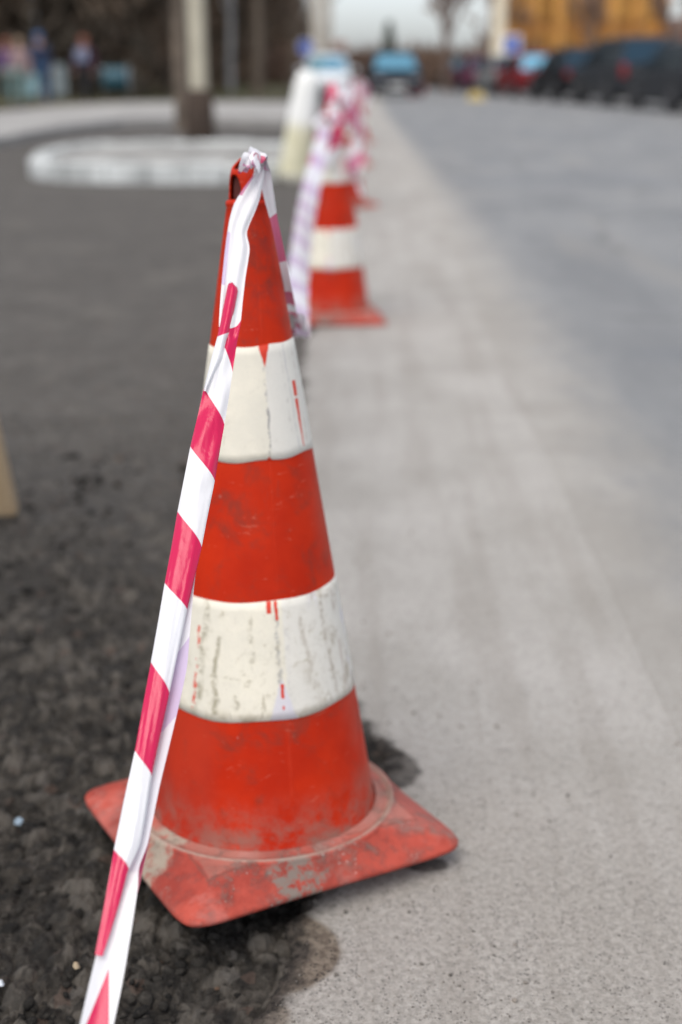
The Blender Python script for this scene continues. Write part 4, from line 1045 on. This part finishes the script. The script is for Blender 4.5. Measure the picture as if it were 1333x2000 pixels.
carR=make_car(P_red,4.3,1.75,1.46,'hatch',rear=M_glassb); carP=make_car(P_plum,4.3,1.75,1.46,'sedan'); carG=make_car(P_grey,4.4,1.76,1.46,'sedan'); carW=make_car(P_white,4.3,1.76,1.44,'sedan',M_glassb); carN=make_car(P_navy,4.4,1.78,1.50,'hatch',M_glassb)
usedc=set()
def park(proto,x,y,rz,lab,grp=None,name=None):
    c=proto if proto not in usedc else copy_tree(proto); usedc.add(proto)
    c.location=(x,y,GZ+.002); c.rotation_euler=(0,0,rz); tag(c,lab,'car',grp)
    if name: c.name=name
CG='cars parked along the far kerb'
rowc=[(carBS,7.65,25.4,'black off-road car cut by the picture edge, closest of the parked row'),(carDH,7.15,30.6,'dark hatchback second in the parked row behind the black off-road car'),
      (carDS,6.65,35.9,'charcoal off-road car in the middle of the parked row'),(carBH,6.05,41.2,'black hatchback fourth in the parked row'),
      (carR,5.42,47.0,'dark red hatchback with sky reflection painted on its rear glass in the parked row'),(carG,5.20,53.5,'silver grey saloon between the red and plum parked cars'),
      (carP,4.72,59.5,'plum coloured saloon at the far end of the parked row'),(carBH,4.3,66.5,'small black car last of all in the parked row')]
for p,x,y,lab in rowc: park(p,x,y,.115,lab,CG)
park(carBS,8.15,20.0,.10,'black off-road car') if False else None
park(carW,-1.56,48.5,PI+.03,'white saloon facing us behind the tops of the cones',None)
park(carN,.80,47.5,PI+.04,'dark blue hatchback coming down the road with sky reflection painted on its windscreen',None)
lbx=empty('litter_bin',(-7.22,38.4,GZ+.02)); tag(lbx,'teal drum litter bin hung between two short posts beyond the walkers','litter bin')
MB().lathe([(.30,-.34),(.33,-.30),(.33,.30),(.30,.34)],26,(0,0,.62),'x').build('drum',simple('teal_enamel',(.010,.060,.085),.5),lbx,True)
for s_ in(-1,1): MB().tube([(s_*.37,0,0),(s_*.37,0,.95)],.022,8).build('post',M_steel,lbx,True)

# yellow speed-bump segment on the road
g=G(930,196); yb=empty('rubber_bump',(g.x,g.y,GZ+.004)); tag(yb,'yellow rubber bump segment lying on the road before the parked cars','speed bump')
M_yel=simple('yellow_rubber',(.56,.42,.15),.7)
pr=[(-.26,0),(-.24,.10),(-.15,.24),(0,.30),(.15,.24),(.24,.10),(.26,0)]
vs=[(x,-.18,z) for x,z in pr]+[(x,.18,z) for x,z in pr]; m=len(pr)
MB().add(vs,[tuple(reversed(range(m))),tuple(range(m,2*m))]+[(k,k+1,m+k+1,m+k) for k in range(m-1)]+[(m-1,0,m,2*m-1)]).build('hump',M_yel,yb)
MB().box((-.08,0,.286),(.05,.366,.06)).build('stripe',M_trim,yb)

# ------------------------------------------------------------------ golden building and the low houses
n=NT('sunset_ochre_facade'); v=n.coord('Object'); f=n.noise(n.scale(v,(1,1,.35)),1.1,6,.65)
c=n.mix(n.step(f,.32,.68),(.26,.105,.024),(.68,.34,.080)); M_gold=n.set(c,.55,None,n.bump(n.noise(v,4,4),.02),.4)  # ochre facade with the low sun's golden light mixed into its colour
M_bronze=simple('bronze_frames',(.30,.13,.035),.4,.4); n=NT('bronze_window_glass'); v=n.coord('Object'); M_bglass=n.set(n.mix(n.noise(v,.6,3),(.22,.095,.02),(.70,.36,.08)),.18,.55,None,.6)
bx0,bx1,by=8.6,18.5,88.0
bd=empty('office_block',((bx0+bx1)/2,by,GZ)); tag(bd,'ochre office block, golden sunlight painted in, with vertical piers behind the parked cars','building')
wd_=bx1-bx0; Hh=17.0
MB().box((0,6.2,Hh/2),(wd_,12,Hh)).build('wall',M_gold,bd)
MB().box((0,6.1,Hh+.25),(wd_+.8,12.9,.5)).build('cornice',M_bronze,bd)
nb=6; bw=wd_/nb
for i in range(nb+1): MB().box((-wd_/2+i*bw,-.10,Hh/2),(.62,.59,Hh-.02),0,.05).build('pier',M_gold,bd)
for i in range(nb):
    for s_ in range(5):
        zc=1.9+s_*3.25
        w=MB().box((-wd_/2+(i+.5)*bw,.16,zc),(bw-.66,.12,2.5)).build('window',M_bronze,bd)
        MB().box((-wd_/2+(i+.5)*bw-.25,.09,zc),((bw-.66)*.40,.04,2.3)).build('pane',M_bglass,w)
        MB().box((-wd_/2+(i+.5)*bw+.30,.09,zc),((bw-.66)*.40,.04,2.3)).build('pane',M_bglass,w)
# low peach house across the end of the street
M_peach=simple('peach_render',(.62,.40,.28),.85); M_roof=simple('brown_roof_sheet',(.20,.12,.09),.7)
def house(x,y,w,h,lab,mat):
    o=empty('low_house',(x,y,GZ)); tag(o,lab,'house','low houses closing the street')
    MB().box((0,3,h/2),(w,6,h)).build('wall',mat,o)
    MB().add([(-w/2-.3,-.3,h),(w/2+.3,-.3,h),(w/2+.3,6.3,h),(-w/2-.3,6.3,h),(-w/2-.3,3,h+.9),(w/2+.3,3,h+.9)],[(0,1,5,4),(2,3,4,5),(0,4,3),(1,2,5),(3,2,1,0)]).build('roof',M_roof,o)
    k=int(w//3)
    for i in range(k):
        f_=MB().box((-w/2+(i+.5)*w/k,-.02,h*.52),(1.3,.08,1.2)).build('window',M_white,o); MB().box((-w/2+(i+.5)*w/k,-.07,h*.52),(1.1,.03,1.0)).build('pane',M_glass,f_)
house(6.0,190,30,2.8,'long peach coloured house low on the horizon behind the scrub',M_peach)
house(-10,150,14,3.2,'grey rendered house low behind the street trees',simple('grey_render',(.35,.33,.30),.9))
house(25.5,95,9,3.6,'brick red low house past the corner of the golden block',simple('brick_red_render',(.34,.10,.06),.9))

# ------------------------------------------------------------------ people
M_skin=simple('skin',(.38,.22,.16),.6)
def skin_mesh(name, V, E, R, mat, parent, sub=2, root=0):
    me=bpy.data.meshes.new(name+'_cage'); me.from_pydata([tuple(v) for v in V],E,[]); o=bpy.data.objects.new(name+'_cage',me); COL.objects.link(o)
    md=o.modifiers.new('s','SKIN'); md.use_smooth_shade=True
    sv=me.skin_vertices[0].data
    for i,r in enumerate(R): sv[i].radius=r if isinstance(r,tuple) else (r,r); sv[i].use_root=(i==root)
    s2=o.modifiers.new('u','SUBSURF'); s2.levels=sub; s2.render_levels=sub
    dg=bpy.context.evaluated_depsgraph_get(); dg.update(); m2=bpy.data.meshes.new_from_object(o.evaluated_get(dg)); m2.name=name
    bpy.data.objects.remove(o)
    return link(name,m2,mat,parent,True)
def person(x,y,rz,H,top,legs,hair,lab,hat=None,bag=None,stride=.22,longcoat=False):
    k=H/1.75; root=empty('person',(x,y,GZ),rz); tag(root,lab,'person','people walking on the footpath')
    s=stride; hip=.92
    J=dict(pel=(0,0,hip),wai=(0,0,1.08),che=(0,.0,1.30),nec=(0,0,1.47),hb=(0,.01,1.56),ht=(0,.012,1.66),
      hl=(-.10,0,.90),kl=(-.10,s*.55,.50),al=(-.10,s,.09),tl=(-.10,s+.14,.03), hr=(.10,0,.90),kr=(.10,-s*.25,.49),ar=(.10,-s-.03,.12),trr=(.10,-s+.10,.03),
      sl=(-.19,0,1.41),el=(-.25,-.06,1.13),wl=(-.25,.06,.89),pl=(-.25,.08,.83), sr=(.19,0,1.41),er=(.25,.04,1.13),wr=(.25,.13,.90),prr=(.25,.15,.84))
    names=list(J); V=[Vector(J[n_])*k for n_ in names]; ix={n_:i for i,n_ in enumerate(names)}
    E=[('pel','wai'),('wai','che'),('che','nec'),('nec','hb'),('hb','ht'),('pel','hl'),('hl','kl'),('kl','al'),('al','tl'),('pel','hr'),('hr','kr'),('kr','ar'),('ar','trr'),('che','sl'),('sl','el'),('el','wl'),('wl','pl'),('che','sr'),('sr','er'),('er','wr'),('wr','prr')]
    RR=dict(pel=(.15,.11),wai=(.13,.10),che=(.15,.11),nec=.055,hb=.085,ht=.075,hl=.085,kl=.055,al=.038,tl=.035,hr=.085,kr=.055,ar=.038,trr=.035,sl=.055,el=.042,wl=.028,pl=.034,sr=.055,er=.042,wr=.028,prr=.034)
    Ei=[(ix[a],ix[b]) for a,b in E]; R=[tuple(q*k for q in (RR[n_] if isinstance(RR[n_],tuple) else (RR[n_],)*2)) for n_ in names]
    # fingers: five short chains on each palm
    for sd,pn,wn in((-1,'pl','wl'),(1,'prr','wr')):
        pal=Vector(J[pn])*k; d=(Vector(J[pn])-Vector(J[wn])).normalized()
        for q,(off,ln) in enumerate(((-.028,.060),(-.010,.070),(.010,.068),(.028,.052),(-.040,.045))):
            a=pal+Vector((0,off*.9,0))*k+(Vector((0,0,.02))*k if q==4 else Vector()); b=a+(d*ln*.55+Vector((-sd*.006,.014*(-1 if q==4 else 0),0)))*k; c_=b+(d*ln*.5+Vector((-sd*.018,0,0)))*k
            i0=len(V); V+=[b,c_]; R+=[(.0095*k,)*2,(.0075*k,)*2]; Ei+=[(ix[pn],i0),(i0,i0+1)]
    skin_mesh('body',V,Ei,R,M_skin,root,2,0)
    def sub(name,keys,edges,grow_,mat,extra=None,over={}):
        V2=[Vector(over.get(n_,J[n_]))*k for n_ in keys]; R2=[tuple((q+grow_)*k for q in (RR[n_] if isinstance(RR[n_],tuple) else (RR[n_],)*2)) for n_ in keys]
        return skin_mesh(name,V2,[(keys.index(a),keys.index(b)) for a,b in edges],R2,mat,root,2,0)
    sub('jacket',['pel','wai','che','sl','el','wl','sr','er','wr'],[('pel','wai'),('wai','che'),('che','sl'),('sl','el'),('el','wl'),('che','sr'),('sr','er'),('er','wr')],.028 if not longcoat else .045,top)
    sub('trousers',['pel','hl','kl','al','hr','kr','ar'],[('pel','hl'),('hl','kl'),('kl','al'),('pel','hr'),('hr','kr'),('kr','ar')],.020,legs)
    for sx,a in((-1,J['al']),(1,J['ar'])):
        MB().box((sx*.10*k,(a[1]+.06)*k,.045*k),(.095*k,.27*k,.09*k),0,.025*k).build('shoe',M_trim,root)
    hc=Vector((0,.012,1.625))*k
    MB().lathe([(.02*k,.125*k),(.07*k,.11*k),(.10*k,.06*k),(.108*k,.0),(.10*k,-.06*k if not hat else -.02*k)],20,(hc.x,hc.y-.018*k,hc.z),cap=False).build('hair' if not hat else 'hat',hair if not hat else hat,root,True)
    MB().lathe([(.003*k,.035*k),(.012*k,.01*k),(.002*k,0)],8,(0,hc.y+.10*k,hc.z-.06*k),cap=False).build('nose',M_skin,root,True)
    for sx in(-1,1): MB().lathe([(.002*k,.011*k),(.010*k,.003*k),(.010*k,-.003*k),(.002*k,-.011*k)],10,(sx*.032*k,hc.y+.088*k,hc.z-.025*k)).build('eye',M_trim,root,True)
    MB().box((0,hc.y+.088*k,hc.z-.098*k),(.045*k,.012*k,.010*k),0,.003*k).build('mouth',simple('lips',(.4,.12,.1),.5),root)
    return root
M_navy=simple('navy_cloth',(.018,.030,.07),.9); M_burg=simple('burgundy_cloth',(.055,.018,.035),.9); M_blk=simple('black_cloth',(.012,.012,.014),.9); M_jean=simple('blue_jeans',(.03,.075,.15),.9)
M_rose=simple('pale_rose_cloth',(.26,.18,.18),.9); M_creamc=simple('cream_cloth',(.55,.47,.40),.9); M_mint=simple('pale_mint_cloth',(.14,.21,.20),.9); M_viol=simple('violet_cloth',(.10,.05,.13),.9)
H_red=simple('red_brown_hair',(.22,.07,.04),.7); H_brn=simple('brown_hair',(.10,.05,.03),.7); M_bhat=simple('blue_knit_hat',(.05,.12,.27),.95); M_lil=simple('pale_blue_bag_cloth',(.17,.20,.29),.7)
def gp(px,y): return (px-725)/2663.0*y+0.0
p1=person(gp(165,34.5),34.5,PI-.3,1.70,M_burg,M_blk,H_red,'walker in burgundy jacket holding a pale blue bag to the chest')
p2=person(gp(77,35),35.0,PI+.4,1.80,M_navy,M_jean,H_brn,'walker in navy jacket, blue jeans and blue knit hat',hat=M_bhat)
p3=person(gp(12,33.5),33.5,PI+.1,1.62,M_viol,M_mint,H_red,'walker in violet top and pale mint trousers',stride=.1)
p4=person(gp(38,32.8),32.8,PI-.5,1.62,M_rose,M_mint,simple('fair_hair',(.26,.18,.12),.7),'walker in pale rose jacket with fair hair',stride=.14)
# bags they carry
def bag(x,y,z,w,h_,mat,lab,t=.14):
    o=empty('bag',(x,y,z)); tag(o,lab,'bag'); MB().box((0,0,h_/2),(w,t,h_),0,.03).build('bag_body',mat,o); MB().tube([(-w*.25,0,h_-.01),(-w*.18,0,h_+.10),(w*.18,0,h_+.10),(w*.25,0,h_-.01)],.010,8).build('handle',mat,o,True)
bag(gp(160,34.3),34.26,1.06,.30,.30,M_lil,'pale blue bag held at the chest of the walker in burgundy')
bag(gp(58,33.0),32.8,.26,.42,.52,simple('pale_aqua_plastic',(.20,.32,.34),.5),'large pale aqua carrier bag beside the walker in rose')
# pale notice boards behind the walkers
nbx=empty('notice_board',(gp(112,38.5),38.5,GZ)); tag(nbx,'pale blue-grey board on two posts between the two dark walkers','board')
MB().box((0,0,.62),(.42,.04,.85),0,.01).build('panel',simple('pale_board_paint',(.16,.19,.20),.7),nbx)
for s_ in(-1,1): MB().tube([(s_*.17,.04,0),(s_*.17,.04,1.05)],.02,8).build('post',M_steel,nbx,True)

# ------------------------------------------------------------------ light, sky, camera
w=bpy.data.worlds.new('World'); scene.world=w; w.use_nodes=True; nt=w.node_tree
sky=nt.nodes.new('ShaderNodeTexSky'); sky.sky_type='NISHITA'; sky.sun_disc=False
SUN_EL=math.radians(62); SUN_AZ=math.radians(205)    # clockwise from +Y: behind the camera, to its left
sky.sun_elevation=SUN_EL; sky.sun_rotation=SUN_AZ; sky.air_density=1.0; sky.dust_density=2.0; sky.ozone_density=6.0; sky.altitude=100
bg=nt.nodes['Background']; bg.inputs['Strength'].default_value=.15; hs=nt.nodes.new('ShaderNodeHueSaturation'); hs.inputs['Saturation'].default_value=.34; nt.links.new(sky.outputs[0],hs.inputs['Color']); nt.links.new(hs.outputs[0],bg.inputs['Color'])
sun=bpy.data.lights.new('sun','SUN'); sun.energy=1.3; sun.angle=math.radians(50); sun.color=(1.0,.90,.76)
so=bpy.data.objects.new('sun',sun); COL.objects.link(so)
sd=Vector((math.sin(SUN_AZ)*math.cos(SUN_EL),math.cos(SUN_AZ)*math.cos(SUN_EL),math.sin(SUN_EL)))
so.rotation_euler=sd.to_track_quat('Z','Y').to_euler()

cam=bpy.data.cameras.new('camera'); co=bpy.data.objects.new('camera',cam); COL.objects.link(co)
co.matrix_world=Matrix(((RT.x,UP.x,-FW.x,CAM.x),(RT.y,UP.y,-FW.y,CAM.y),(RT.z,UP.z,-FW.z,CAM.z),(0,0,0,1)))
cam.sensor_fit='VERTICAL'; cam.sensor_height=36; cam.sensor_width=24; cam.lens=FPX/2000*36; cam.clip_start=.02; cam.clip_end=4000
cam.dof.use_dof=True; cam.dof.focus_distance=1.10; cam.dof.aperture_fstop=3.0; cam.dof.aperture_blades=0
scene.camera=co
scene.view_settings.view_transform='Standard'; scene.view_settings.look='None'; scene.view_settings.exposure=0.68; scene.view_settings.gamma=1.0
